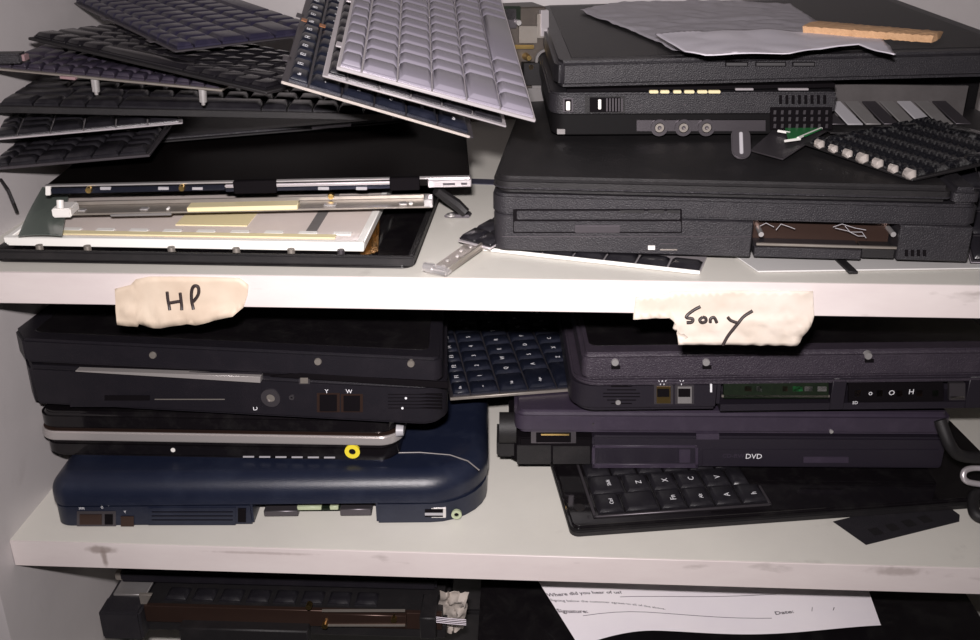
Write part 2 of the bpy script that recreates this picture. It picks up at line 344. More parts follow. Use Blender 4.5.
# ---- netbook with silver stripe
a=atz(44,452,ZN); print('netbook',a)
fr=front(atz(42,457.5,ZN),atz(404,464,ZN)); W=(atz(404,464,ZN)-atz(42,457.5,ZN)).length; f=fr.f; D=.21
t=thing('laptop',fr,'slim glossy black laptop with silver stripe and yellow jack, middle of the left stack','laptop')
z1=f(220,443)[1]; z2=f(220,434)[1]; z3=ZHP-ZN-.0008; print('nb',W,z1,z2,z3)
b=MB(); b.xy(rrect(.002,W-.004,.001,D,(.012,.014,.01,.01),7),0,z1,.0035,3); b.build('base',GLOSS,t)
b=MB(); b.xy(rrect(-.0005,W-.001,-.0008,D,(.013,.016,.01,.01),7),z1,z2,.0012,2); lab(b.build('stripe',SILV,t),'silver stripe')
b=MB(); b.xy(rrect(.001,W-.003,.0005,D,(.013,.016,.01,.01),7),z2+.0004,z3+.002,.003,3); b.build('lid',GLOSS,t)
b=MB(); b.xy(rrect(.0005,W-.002,.0001,D,(.013,.016,.01,.01),7),z2+.0002,z2+.0009,.0001,1); lab(b.build('seam',BRN,t),'brown seam under the lid')
jack(fr,t,352.5,451,7.6,.0015,YJ,GOLD)
c=f(173,450,.0008); MB().cyl((c[0],.002,c[1]),(c[0],.0005,c[1]),.0016).build('power_light',WHT,t)
for k in range(6):
    x=243+16.2*k; fbox(fr,x,456.2+.15*k,x+11,457.6+.15*k,.001,.0,0,.0006).build('vent_slot',LGRY,t)
c=f(402,432,.004); b=MB(); b.cyl((c[0]-.004,.006,c[1]),(c[0]+.001,.006,c[1]),.0045,.0036,20); lab(b.build('hinge_cap',LGRY,t),'pale grey hinge cap')
ZH=-.1165; print('nb top',ZN+z3)
feet=[(.03,.03),(W-.04,.03)]
# ---- HP stack laptop
fr=front(atz(20,404,ZH),atz(448,427,ZH-.002)); W=(atz(448,427,ZH-.002)-atz(20,404,ZH)).length; f=fr.f; D=.27
print('hp',fr.m.translation,W)
t=thing('laptop',fr,'black laptop with bumper dots and a round jack, topmost of the left stack','laptop')
zs=f(230,376)[1]; zl=f(230,363)[1]; zt=f(230,349)[1]; print('z',zs,zl,zt)
for x_ in (.05,W-.08):
    for y_ in (.03,.20): MB().cyl((x_,y_,-.0072 if x_<.1 else -.0050),(x_,y_,.0003),.006).build('rubber_foot',BLK,t)
ch=.016
tp=lambda P_:[(x-max(0,x-W*.5)/(W*.5)*.040*max(0,y)/D,y) for x,y in P_]
b=MB(); b.xy(tp([(0,ch),(ch*.75,0)]+rrect(0,W,0,D,(0,.02,.015,.015),6)[1:]),0,zs,.0025,3); b.build('base',HPM,t)
b=MB(); b.xy(tp([(-.003,ch),(ch*.7,0)]+rrect(-.003,W-.003,0,D,(0,.008,.012,.03),6)[1:]),zs+.0025,zt,.0018,2)
lid=b.build('lid',HPM,t)
MB().xy(tp(rrect(.012,W-.012,.012,D-.012,.006)),zt-.0002,zt+.0004,.0002,1).build('lid_dark_inset',GLOSS,lid)  # dark inset added so the lid top reads as shaded by the shelf above
b=MB(); b.box(.02,W-.055,.004,D-.01,zs-.0005,zs+.003); b.build('seam_gap',DK,t)
sp=[f(78,368),f(262,381),f(262,374)]; b=MB(); b.xz([f(78,369.3),f(262,380.5),f(262,374.5),f(78,368.2)],-.0036,.002,.0001,1); lab(b.build('seam_strip',SILV,t),'silver wedge-shaped gap strip')
for x,y in ((153,355),(318,361.5),(411,363.5)):
    c=f(x,y); b=MB(); b.cyl((c[0],.001,c[1]),(c[0],-.0012,c[1]),.0028,.0022,16); lab(b.build('bumper',TIN,lid),'worn brown bumper dot')
b=MB(); b.xz([f(270,376),f(448,388),f(448,382),f(300,373)],-.0008,.001,.0002,1); b.build('latch_strip',DK,t)
port(fr,t,299,376,310,384,0,DTIN,TIN,'latch')
jack(fr,t,271,397.5,9.5,0,DTIN,TIN,'power_jack'); jack(fr,t,292,397,2.6,0,DTIN,DK)
port(fr,t,317,393,340,412,0,BRN,DK,'modem_port'); port(fr,t,341,394,363,412,0,BRN,DK,'network_port')
mark(fr,325,393,4,"Y",t); mark(fr,346,393,4,"W",t); mark(fr,253,410,4.5,"D",t)
for k in range(5): fbox(fr,388,394+k*3.4,442,394.7+k*3.4,.001,.0002).build('speaker_slot',DK,t)
for x,y in ((406,398),(402.5,408)):
    c=f(x,y); b=MB(); b.cyl((c[0],.001,c[1]),(c[0],-.0005,c[1]),.0008,n=10); b.build('indicator_dot',LEG,t)
pa=fbox(fr,70,372,262,407,.001,.0003,.0002).build('drive_cover',HPM,t); fbox(fr,155,398.6,225,399.4,.0005,.0006).build('groove',TIN,pa)
fbox(fr,105,395,150,400,.001,.0008).build('groove',DK,pa)
# ================================================================== SHELF 2 : RIGHT STACK
# ---- loose palm rest with keyboard on the shelf
A=atz(571,538,Z2+.0006); B=atz(985,508,Z2+.0006); 
fr=front(A,B,2.5); W=.33; f=fr.f
th=f(700,519)[1]; print('palm',A,B,(B-A).length,'th',th)
th=min(th,.010); D=.11
t=thing('laptop_base',fr,'glossy black laptop base with its keyboard in place, lying under the purple laptop','laptop base')
b=MB(); b.xy(rrect(0,W,0,D,(.006,.01,.01,.008),5),0,th*.55,.0008,2); b.build('bottom_case',BLK,t)
b=MB(); b.xy(rrect(.0005,W-.0005,.0008,D,(.006,.01,.01,.008),5),th*.55,th,.0018,3); b.build('palm_rest',GLOSS,t)
kx,ky=fr.t(598,514,th+.001); print('kx',kx,ky)
keys(t,kx,ky,.155,.105,th-.0003,'x',BLKK,h=.0034,keep=lambda X,Y:True,legend=LEG) if False else None
# larger keys: a partial block with real pitch .0195
rows=[([1,1.3,1,1,1,1],["Ctrl","","Fn","Alt","A","h"]),([1.3,1,1,1,1,.7],["Shift","Z","X","C","V",""]),([1,1,1,1,1,1],["Caps","A","S","D","F","G"]),([1,1,1,1,1,1],["Tab","Q","W","E","R","T"])]
P=.0195; KB=[]
for ri,(ws,ls) in enumerate(rows):
    sx=0
    for w,s in zip(ws,ls):
        o=bpy.data.objects.new('key',keymesh(w*P-.0014,P*1.12-.0014,.0038,BLKK)); COL.objects.link(o); o.parent=t
        o.location=(kx+sx+w*P/2,ky+P*.56+ri*P*1.12,th-.0004); sx+=w*P
        if s:
            q=bpy.data.objects.new('key_legend',letter(s,.0060 if len(s)<3 else .0040,LEG)); COL.objects.link(q); q.parent=o; q.location=(.003,-.004,.0039); q.rotation_euler=(0,0,R(90))
b=MB(); x1=kx+6.35*P
for (u0,u1,v0,v1) in ((kx-.0035,kx-.0015,ky-.003,ky+.075),(kx-.0035,x1,ky-.003,ky-.0012),(x1-.002,x1,ky-.003,ky+.02)): b.box(u0,u1,v0,v1,th-.0002,th+.0012,.0003,1)
b.build('keyboard_frame',DTIN,t)
c=fr.t(574,508,th); MB().cyl((c[0]+.004,c[1],th-.001),(c[0]+.004,c[1],th+.0004),.004).build('rubber_foot',BLK,t)
# ---- small black cover plate poking out under it
A=atz(866,545,Z2+.0004);B=atz(966,520,Z2+.0004);C_=atz(838,516,Z2+.0004)
fr=plane3(A,B,C_)
t=thing('cover_plate',fr,'small dark plastic cover plate poking out under the glossy black laptop base','cover plate')
w=(B-A).length
b=MB(); b.xy([(0,0),(w*.93,0),(w,.006),(w,.03),(-.004,.03)],0,.0004,0); b.build('plate',BLK2,t)
b=MB()
for k in range(4): b.box(.012+k*.014,.020+k*.014,.006,.014,.0003,.0005)
b.build('rib',BLK,t)
# ---- purple laptop
ZP=Z2+.0176
A=atz(514,466,ZP); B=atz(942,469,ZP-.001); fr=front(A,B); W=(B-A).length; f=fr.f; D=.26
print('purple',A,B,W)
t=thing('laptop',fr,'purple laptop with an optical drive, under the violet black laptop on the middle shelf','laptop')
zs=f(720,437)[1]; zl=f(720,431)[1]; zt=f(720,413)[1]; print('z',zs,zl,zt)
xm=f(592,450)[0]
b=MB(); b.box(xm,W-.0005,0,D,0,zs,.0015,2); b.build('base',PURD,t)
b=MB(); b.xy([(-.004,.012),(.004,.004),(xm,.004),(xm,D),(-.004,D)],.0005,zs-.004,.001,2); b.build('rear_port_block',DK,t)
b=MB(); b.xy(rrect(0,W,0,D,(.008,.006,.01,.01),6),zs+.0015,zt,.0035,3); lid=b.build('lid',PUR,t)
c0=f(503,432,.012); c1=f(503,408,.012)
b=MB(); b.cyl((-.011,.014,zs*.95),(.0015,.014,zs*.95),.0115,.0115,24); b.build('hinge_barrel',BLK,t)
c=f(497,440,.014); b=MB(); b.box(-.013,.002,.008,.04,.002,zs*.62,.002,2); b.build('hinge_cover',BLK,t)
port(fr,t,531,431,576,443,.004,DTIN,DK,'video_port'); fbox(fr,541,433,569,434.5,.001,.0014,0,.004).build('contact',GOLD,t)
fbox(fr,517,445,551,464,.001,.0006,.0004,.004).build('port_door',BLK,t); fbox(fr,553,446,590,464,.001,.0006,.0004,.004).build('port_door',BLK,t)
b=MB()
for r_ in ((592,445,698,447.4),(592,463.5,698,467.5),(592,445,595,467),(695,445,698,467)):
    q=[f(r_[0],r_[3]),f(r_[2],r_[3]),f(r_[2],r_[1]),f(r_[0],r_[1])]; b.xz(q,-.0010,.001,.0002,1)
b.build('card_slot_frame',PUR,t)
fbox(fr,598,449,674,462,.001,.0004,.0003).build('card_slot_door',PURD,t); fbox(fr,679,449,690,462,.001,.0014,.0003).build('eject_button',PUR,t)
dr=fbox(fr,702,449,939,466,.001,.0008,.0004).build('optical_drive',PURD,t)
fbox(fr,803,456,848,462,.001,.0016,.0003).build('eject_button',PUR,dr)
mark(fr,745,458.5,5,"DVD",dr,yp=-.0008); mark(fr,722,457.5,4,"CD-RW",dr,m=PUR,yp=-.0008)
fbox(fr,696,433,719,439,.001,.0012,.0003).build('latch',PUR,t)
c=f(831,431); b=MB(); b.cyl((c[0],.001,c[1]),(c[0],-.0014,c[1]),.0014,n=14); b.build('screw',STEEL,lid)
c=f(593,424); b=MB(); b.cyl((c[0],.001,c[1]),(c[0],-.0010,c[1]),.0010,n=14); b.build('screw',DTIN,lid)
ZPT=ZP+zt
# ---- navy keyboard between the stacks
zk=ZPT+.0008
A=atz(450,400,zk);B=atz(575,390.5,zk);C_=atz(468,322,zk+.004)
fr=plane3(A,B,C_); print('center kb',(B-A).length,(C_-A).length,A,B)
KBT=keyboard('keyboard',fr,.126,.255,'y',NAVK,DTIN,'navy blue keyboard wedged between the two stacks on the middle shelf',legend=LEG,keep=lambda X,Y:X<.098,tabs=False)
b=MB(); b.box(0,.098,-.0012,.0004,0,.0022,.0003,1); lab(b.build('edge_strip',TIN,COL.objects[-1] if 0 else KBT),'pale metal edge strip')
# ---- violet black laptop
ZS=ZPT+.0075
A=atz(572,413,ZS); B=atz(1000,408,ZS+.002); fr=front(A,B,0); W=.272; f=fr.f; D=.27
print('sony',A,B,(B-A).length); 
W=(B-A).length+.006
t=thing('laptop',fr,'violet black laptop with twin phone sockets, topmost of the right stack on the middle shelf','laptop')
zs=f(700,380)[1]; zl=f(700,371)[1]; zt=f(700,352)[1]; print('z',zs,zl,zt)
xa,xb=f(722,390)[0],f(832,390)[0]; xc,xd=f(846,390)[0],f(968,390)[0]
b=MB(); b.xy(rrect(-.001,xa,0,D,(.018,0,0,.01),8),0,zs,.004,3); b.box(xb,xc,.0,D,0,zs,.0005,1); b.box(xd,W,0,D,0,zs,.0005,1)
b.box(xa,xd,.02,D,0,zs); b.box(xa,xd,.0005,.02,0,f(700,405)[1]); b.box(xa,xd,.0005,.02,f(700,383)[1],zs); b.build('base',SNB,t)
b=MB(); b.xy(rrect(.006,W,-.0012,D,(.006,.006,.01,.02),6),zs+.001,zt,.003,3); lid=b.build('lid',SNY,t)
MB().xy(rrect(.012,W-.012,.012,D-.012,.006),zt-.0002,zt+.0004,.0002,1).build('lid_dark_inset',GLOSS,lid)  # added glossy inset, blackens the top where the upper shelf shades it
b=MB(); b.xy(rrect(.0005,W,-.0008,D,(.018,.006,.01,.01),8),zs-.0035,zs+.0006,.0014,2); b.build('rim',SNY,t)
for x,y in ((615,362),(706,362),(868,355.5)):
    c=f(x,y,-.0012); b=MB(); b.cyl((c[0],.001,c[1]),(c[0],-.0026,c[1]),.0030,.0024,16); bb=b.build('bumper',STEEL,lid); lab(bb,'shiny bumper screw'); fbox(fr,x-4,y+2.5,x+5,y+6,.002,.0018).build('bumper_slot',DK,lid)
port(fr,t,654,385,673,404,0,DTIN,GOLD,'modem_port'); port(fr,t,675,385,694,404,0,DTIN,GRY,'network_port')
for x in (663,684):
    fbox(fr,x-6,388,x+6,396,.001,.0014).build('socket_shade',DK,t)
mark(fr,658,385,5,"W",t); mark(fr,679,385,5,"Y",t)
fbox(fr,710,384,712,392,.001,.0004).build('indicator_dot',LEG,t)
for k in range(6): fbox(fr,601+abs(k-2.5)*4,386+k*3.4,642-abs(k-2.5)*4,386.7+k*3.4,.001,.0004,0).build('speaker_slot',DK,t)
c=f(618,402); MB().cyl((c[0],.001,c[1]),(c[0],-.0012,c[1]),.0018,n=12).build('screw',STEEL,t)
pc=fbox(fr,724,379,829,399,.001,-.004).build('circuit_board',GRN,t); lab(pc,'green circuit board seen in the open slot')
fbox(fr,722,396,830,398,.002,-.001).build('card_rail',TIN,t)
for x,w in ((745,7),(757,5),(783,5),(793,10),(805,8),(818,9)): fbox(fr,x,387,x+w,392,.001,-.003,.0).build('chip',random.choice([GRY,BRN,LGRN]),pc)
pn=fbox(fr,849,383,944,404,.001,-.003).build('port_panel',DK,t)
for x,mm in ((858,GOLD),(880,GOLD),(900,BRN),(920,BRN),(936,GRN)): fbox(fr,x-3,391,x+3,397,.001,-.002).build('contact',mm,pn)
for x,y,s in ((868,395,"o"),(888,395,"O"),(908,394,"H"),(852,404,"SD")): mark(fr,x,y,5 if s!="SD" else 3,s,t,yp=-.0002)
fbox(fr,950,384,966,401,.001,-.004).build('card_slot',DTIN,t); fbox(fr,951,397,965,400,.001,-.002).build('contact',TIN,t)
# ================================================================== SHELF 1 : LEFT
# ---- black lid tray with display panel
zt=.0008
A=atz(-8,262,zt);B=atz(414,269,zt); fr=front(A,B); W=(B-A).length; f=fr.f; D=.20
th=f(200,253)[1]; print('tray',A,B,W,th); th=.0075
t=thing('display_lid',fr,'black display lid lying open side up on the upper shelf, under the white panel','display lid')
D=.19
b=MB(); b.xy(rrect(0,W,0,D,(.008,.008,.006,.006),5),0,.002,.0008,2); b.build('back_cover',GLOSS,t)
b=MB()
for u in ((0,W,0,.004),(0,W,D-.004,D),(0,.004,.004,D-.004),(W-.004,W,.004,D-.004)): b.box(*u,.0015,th,.001,2)
b.build('rim',BLK,t)
for x in (38,86,170,235,290,340): 
    c=f(x,251,.006); b=MB(); b.cyl((c[0],.0085,.001),(c[0],.0085,th+.0012),.0026,.0022,14); b.build('screw_post',TIN if x%4 else DTIN,t)
tray=t
b=MB(); q=[fr.t(360,256,.003),fr.t(378,252,.003),fr.t(380,222,.003),fr.t(368,218,.003)]
b.sheet(lambda u,v:(q[0][0]*(1-u)*(1-v)+q[1][0]*u*(1-v)+q[2][0]*u*v+q[3][0]*(1-u)*v, q[0][1]*(1-u)*(1-v)+q[1][1]*u*(1-v)+q[2][1]*u*v+q[3][1]*(1-u)*v, .0030+.0035*u*v+.0012*noise.noise(Vector((u*6,v*8,1)))),10,12,.0003)
lab(b.build('foil',COP,t),'crinkled copper foil')
# white panel
zw=.0100
A=atz(5,246,zw-.004);B=atz(364,252,zw-.004); fr=front(A,B,2.6); W=(B-A).length; f=fr.f
Dp=.115
t=thing('display_panel',fr,'bare milky white display panel resting in the black lid on the upper shelf','display panel')
b=MB(); b.box(.004,W-.004,.003,Dp-.002,.0004,.0042,.0004,1); b.build('diffuser',WPAN,t)
b=MB(); b.box(0,W,0,.004,.0,.0060,.0006,1); b.box(W-.005,W,.004,Dp,.0,.0056,.0006,1); b.box(0,.004,.004,Dp,0,.0056,.0006,1); b.build('frame',WFR,t)
b=MB(); x_=fr.t(300,240,.0045)[0]; b.box(x_,x_+.007,.012,Dp-.01,.0042,.0046); b.build('tape_strip',GRY,t)
b=MB(); b.box(.03,W-.02,.010,.016,.0042,.0052,.0003,1); lab(b.build('ribbon',YEL,t),'yellowed ribbon strip')
b=MB(); x_=fr.t(250,222,.0045)[0]; b.box(.10,x_,.030,.075,.0042,.0047); lab(b.build('label_sheet',YEL,t),'cream sheet glued on the panel')
for k in range(9): x_=.03+k*.022; b=MB(); b.box(x_,x_+.012,.0165,.0215,.0042,.0050,.0003,1); b.build('solder_pad',WFR,t)
# film at the left
A=atz(18,236,.016);B=atz(64,214,.016)
P4=[atz(18,236,.0165),atz(62,236,.0165),atz(70,183,.020),atz(42,186,.020)]
fr=Fr(P4[0],Vector((1,0,0)),Vector((0,0,1))); Q=[fr.i@p for p in P4]
t=MB().sheet(lambda u,v:(Q[0]*(1-u)*(1-v)+Q[1]*u*(1-v)+Q[2]*u*v+Q[3]*(1-u)*v)+Vector((0,0,.001*math.sin(u*3+v*4))),8,8,.0003).build('plastic_film',FILM)
t.matrix_world=fr.m; tag(t,'limp grey green plastic film at the left end of the display panel','plastic film')
# rail bracket
zr=.0195
A=atz(58,216,zr);B=atz(430,208,zr+.001); fr=front(A,B); W=(B-A).length; f=fr.f; print('rail',A,B,W)
t=thing('mounting_rail',fr,'thin tin mounting rail with a cream tape strip, just below the dark display unit','mounting rail')
b=MB(); b.box(.004,W,0,.020,.0,.0014,.0003,1); b.box(.004,W,.018,.020,.0014,.004,.0003,1); b.build('rail',TIN,t)
b=MB(); b.box(W-.004,W+.002,0,.012,.0,.006,.0006,1); b.build('end_bracket',STEEL,t)
b=MB(); b.box(-.002,.010,-.004,.012,.0,.006,.0008,2); b.cyl((.004,-.004,.006),(.004,-.002,.011),.0022); b.build('end_bracket',WHT,t)
xa=fr.t(186,212,.002)[0]; xb=fr.t(296,212,.002)[0]
b=MB(); b.box(xa,xb,-.0015,.010,.0010,.0042,.0005,1); lab(b.build('tape_strip',YEL,t),'cream tape strip')
for x,w in ((80,7),(140,8),(66,4),(166,3),(322,12),(398,8),(408,4)):
    u=fr.t(x,210,.0014)[0]; b=MB(); b.box(u,u+w*.0007,.003,.008,.0012,.0026,.0006,1); b.build('solder_tab',STEEL if w>6 else WHT,t)
b=MB(); xe=fr.t(170,212,.002)[0]; b.box(fr.t(110,212,.002)[0],xe,-.001,.004,-.001,.0006,.0003,1); b.build('ribbon',GRY,t)
# dark display unit above
zd=.0275
A=atz(46,196,zd);B=atz(470,187,zd+.001); fr=front(A,B,.5); W=(B-A).length; f=fr.f; D=.205
th=f(250,182)[1]; print('unit',A,B,W,th); th=max(min(th,.012),.007)
t=thing('display_unit',fr,'dark glass display unit with an exposed silver front edge, above the mounting rail','display unit')
b=MB(); b.box(0,W,.001,D,.001,th-.0004,.0006,1); b.build('panel',GLASSD,t)
b=MB(); b.box(.0,W,.0002,.004,th-.0012,th,.0003,1); b.build('bezel',STEEL,t)
b=MB(); b.box(0.004,W*.42,-.001,.001,.0015,th-.0018,.0006,2); b.build('lamp_housing',mat('blue_black_steel',(.05,.055,.085),.22,metal=.8),t)
b=MB(); x1=fr.f(245,188)[0]; x2=fr.f(420,188)[0]; b.box(W*.42,x2,-.001,.001,.0030,th-.0018,.0006,2); b.build('lamp_housing',SILP,t)
b=MB(); b.box(W*.42,x2,-.0006,.001,.0,.0028,.0005,1); b.build('lower_rail',mat('blue_black_steel',(1,1,1)),t)
for a_,c_ in ((234,277),(390,420)):
    u0,u1=f(a_,188)[0],f(c_,188)[0]; b=MB(); b.box(u0,u1,-.0022,.003,-.001,th+.0008,.0006,1); b.build('clip',DK,t)
b=MB(); u0=f(428,185)[0]; b.box(u0,W+.001,-.0030,.010,.0008,th-.001,.0006,1); b.build('hinge_mount',SILP,t)
b=MB(); u0=f(443,185)[0]; b.box(u0,u0+.008,-.0034,-.0028,.0025,th-.003,.0002,1); b.box(u0+.012,u0+.016,-.0034,-.0028,.0025,th-.003,.0002,1); b.build('slot',DTIN,t)
for x,y in ((89,190),(182,188),(331,196)):
    c=f(x,y,-.0012); b=MB(); b.cyl((c[0],.0,c[1]),(c[0],-.0030,c[1]),.0024,.0018,14); lab(b.build('screw',GOLD,t),'brass screw')
for x in (100,158,192,318,356): fbox(fr,x,187,x+11,190,.001,.0002,.0002,-.001).build('solder_tab',LGRY,t)
fbox(fr,46,186,51,195,.001,.0012,.0003).build('end_cap',WHT,t)
UNIT=(fr,W,D,th)
# hinge arm
A=atz(435,187,.022); 
P_=[atz(436,190,.024),atz(456,204,.012),atz(466,213,.006)]
fr=Fr(P_[0],Vector((1,0,0)),Vector((0,0,1)))
t=thing('hinge_arm',fr,'black metal hinge arm leaning down to the right of the dark display unit','hinge arm')
b=MB(); p=[fr.i@x for x in P_]; b.tube(p,[.0034,.0042,.0036],8); b.build('arm',BLK,t)
c=fr.i@atz(470,217,.0005); d=fr.i@atz(444,217,.0005); b=MB(); b.xy([(d.x,d.y-.002),(c.x,c.y-.003),(c.x+.001,c.y+.006),(c.x-.006,c.y+.010),(d.x+.002,d.y+.003)],d.z,d.z+.0022,.0008,2); b.build('foot_plate',DTIN,t)
q=fr.i@atz(451,216,.003); b=MB(); b.ring((q.x,q.y,q.z),(0,0,1),.0028,.0013,.0012,16); b.build('eyelet',STEEL,t)
# dark flat ribbon lying across the shelf behind
A=atz(468,184,.0003);B=atz(560,187,.0003); fr=front(A,B)
t=MB().box(-.05,(B-A).length,0,.014,0,.0005).build('ribbon_cable',mat('slate_ribbon',(.045,.045,.07),.5)); t.matrix_world=fr.m
tag(t,'dark slate flat ribbon cable crossing the shelf between the left pile and the right laptops','ribbon cable')
# ================================================================== keyboard pile (left top)
GP='loose keyboards heaped on the upper left'
def kdir(label,fl,zfl,frp,vp,L,orient,km,pm,grp=1,**kw):
    A=atz(*fl,zfl); d=ray(*vp).normalized(); r_=ray(*frp); B=CAMLOC+r_*((A-CAMLOC).dot(d)/r_.dot(d)); fr=Fr(A,B-A,(B-A).cross(d).normalized())
    print(label[:30],'W %.3f'%(B-A).length,A,B,'back z',A.z+d.z*L); return keyboard('keyboard',fr,(B-A).length,L,orient,km,pm,label,group=GP if grp else None,**kw),fr
def kq(label,fl,zfl,frp,zfr,bl,zbl,orient,km,pm,W=None,D=None,name='keyboard',**kw):
    A=atz(*fl,zfl);B=atz(*frp,zfr);C_=atz(*bl,zbl)
    if A.x<WL+.004: A2=A+(B-A)*((WL+.004-A.x)/(B.x-A.x)); C_=C_+(A2-A); A=A2
    fr=plane3(A,B,C_)
    w=(B-A).length if W is None else W; d=(C_-A).length if D is None else D
    print(label[:30],'W %.3f D %.3f'%((B-A).length,(C_-A).length),'A',[round(x,3) for x in A],'B',[round(x,3) for x in B])
    return keyboard(name,fr,w,d,orient,km,pm,label,group=GP if kw.pop('grp',1) else None,**kw),fr
# ---- pile, from the bottom up
kA=atz(128,146,.0385);kB=atz(418,122,.0435);kC=atz(150,110,.042); fr=plane3(kA,kB,kC); w=(kB-kA).length; print('panel',w,kA,kB)
t=thing('plastic_bezel',fr,'thin black plastic bezel lying across the dark display unit, under the keyboards','bezel')
b=MB(); b.box(0,w,0,.16,0,.0018,.0006,1); b.build('sheet',BLK,t)
b=MB(); b.box(0,w,0,.010,.0018,.0042,.0008,1); b.build('rim',BLK2,t)
b=MB(); b.box(w*.62,w*.76,-.001,.004,.0008,.0036,.0004,1); b.build('clip',DTIN,t)
kq('black keyboard with a pale lower edge, lowest of the loose keyboards at the far left',(-22,172),.0455,(150,157),.0520,(26,116),.0495,'y',BLKK,DTIN,D=.20,tabs=False,legend=None)
kq('black keyboard lying squint, second from the bottom of the loose keyboards at the far left',(-8,141),.0645,(183,124),.0670,(60,96),.069,'y',BLKK,SILP,D=.22,tabs=False,th=.0012)
t,fr=kq('wide black keyboard in a thick plastic tray, third from the bottom of the keyboard heap',(-4,113),.0800,(392,121),.0700,(30,82),.084,'x',BLKK,BLK,D=.115,th=.0045,tabs=False)
t,fr=kq('flat violet black keyboard with silver standoff pegs below its pale edge',(-8,70),.1080,(222,92),.0960,(40,32),.116,'x-',mat('dull_violet_key',(.022,.018,.030),.4,dust=.1,dcol=(.2,.15,.18),ds=60),TIN,D=.105,th=.0014,tabs=False)
for px,py in ((91,80),(200,90)):
    c=fr.t(px,py,0); b=MB(); b.cyl((c[0],.004,-.0085),(c[0],.004,-.0002),.0024,.0026,14); b.cyl((c[0],.004,-.0105),(c[0],.004,-.0085),.0012,.0013,10); b.build('standoff_peg',STEEL,t)
b=MB(); b.box(.045,.055,-.002,.002,-.001,.0008,.0003,1); b.build('connector',PINK,t)
t,fr=kq('black keyboard with shiny rounded key fronts, under the violet keyboard at upper left',(28,40),.1225,(236,88),.1040,(95,-10),.132,'x',mat('worn_black_key',(.010,.009,.011),.16),BLK,W=.19,D=.10,th=.0018,tabs=False)
t,fr=kdir('violet blue keyboard at the top of the heap in the upper left corner',(175,53),.1195,(330,34),(-330,-190),.27,'y',VIOK,DTIN,th=.0012)
# scraps
A=atz(-8,64,.1135); fr=Fr(A,Vector((1,.1,0)),Vector((0,0,1)))
t=thing('cable_plug',fr,'dusty black cable plug at the far left of the keyboard heap','plug')
b=MB(); b.box(0,.018,0,.012,0,.006,.0012,2); b.build('housing',BLK2,t)
b=MB(); b.box(.0175,.0195,.002,.010,.001,.005,.0004,1); b.build('contact_block',PINK,t)
# navy keyboard slanting down right
t,fr=kdir('dark blue keyboard with a see-through edge, slanting under the silver keyboard',(281,83),.1150,(473,139),(394,-296),.27,'y',NAVK,DTIN,th=.0012,m=.003,legend=LEG)
b=MB(); c0=fr.t(303,20,.005); b.box(c0[0]-.001,c0[0]+.022,c0[1],c0[1]+.006,.0042,.0046); lab(b.build('tape',ORG,t),'orange tape strip')
b=MB(); b.box(.0,.108,-.0012,-.0002,0,.0016,.0003,1); lab(b.build('clear_edge',GLUE,t),'translucent plastic edge')
# black keyboard between
t,fr=kdir('thin black keyboard with a silver edge, sandwiched directly under the silver keyboard',(322,77),.1205,(506,128),(408,-296),.26,'y',BLKK,SILP,th=.0012,tabs=False)
# silver keyboard
t,fr=kdir('silver grey keyboard lying slanted on top of the dark blue keyboard',(336,70),.1270,(535,123),(417,-296),.275,'y',SILK,SILP,th=.0020,m=.0012,grp=0)
# ---- bare circuit chassis behind the silver keyboard
A=atz(496,112,.045);B=atz(546,109,.045); fr=front(A,B); w=(B-A).length; f=fr.f; H=f(520,8)[1]; print('chassis',A,B,w,H)
t=thing('circuit_chassis',fr,'bare metal circuit chassis standing between the silver keyboard and the right laptops','circuit chassis')
b=MB(); b.box(-.02,w,.004,.04,-.008,H,.001,1); b.build('frame',mat('dark_brown_chassis',(.05,.04,.035),.5,var=.6,dcol=(.10,.08,.06),ds=60),t)
q=lambda x0,y0,x1,y1,n,mm,pr=.003: fbox(fr,x0,y0,x1,y1,.003,pr,.0004).build(n,mm,t)
q(532,72,546,112,'shield_plate',GRY,.001); q(527,88,548,104,'shield_plate',GRY,.002); q(519,26,537,43,'label',TIN,.001); q(540,10,548,36,'shield_plate',SILP,.0025)
q(500,6,520,20,'chip',GRN,.002); q(522,62,549,84,'fan_housing',BLK,.006); q(503,8,516,28,'chip',DTIN,.002); q(537,14,547,38,'ribbon',TIN,.001)
q(512,45,534,49,'ribbon',GOLD,.0005)
for x,y in ((527,57),(529,66),(517,22)):
    c=f(x,y); b=MB(); b.cyl((c[0],.004,c[1]),(c[0],-.006,c[1]),.0030,.0020,12); b.build('solder_post',GOLD if y!=22 else STEEL,t)
c=f(545,60); b=MB(); b.ring((c[0],0,c[1]),(0,-1,0),.009,.007,.003); b.build('cable_loop',GRY,t)
# wire at the left wall
A=atz(16,212,.012)
P_=[atz(-10,182,.03),atz(1,180,.035),atz(8,190,.03),atz(13,202,.022),atz(17,212,.012)]
fr=Fr(P_[0],Vector((1,0,0)),Vector((0,0,1))); t=MB().tube([fr.i@p for p in P_],.0012,8).build('cable',BLK); t.matrix_world=fr.m; tag(t,'thin black cable hooked beside the left cabinet wall above the display lid','cable')
# ================================================================== SHELF 1 : RIGHT
# keyboard tray under the big laptop
A=atz(482,250,.0005);B=atz(700,274,.0005);C_=atz(500,205,.0005); fr=plane3(A,B,C_); w=(B-A).length; print('tray2',w)
t=thing('keyboard',fr,'black keyboard on a white edged plate, partly under the thick black laptop','keyboard')
b=MB(); b.box(0,w,0,.06,0,.0012,.0003,1); b.build('backing_plate',SILP,t)
b=MB(); b.box(-.001,w,-.0012,.0002,0,.0022,.0003,1); lab(b.build('edge_strip',WFR,t),'white edge strip')
for k in range(7):
    o=bpy.data.objects.new('key',keymesh(w/7-.0014,.014,.0032,BLKK)); COL.objects.link(o); o.parent=t; o.location=(w*(k+.5)/7,.0085,.0011)
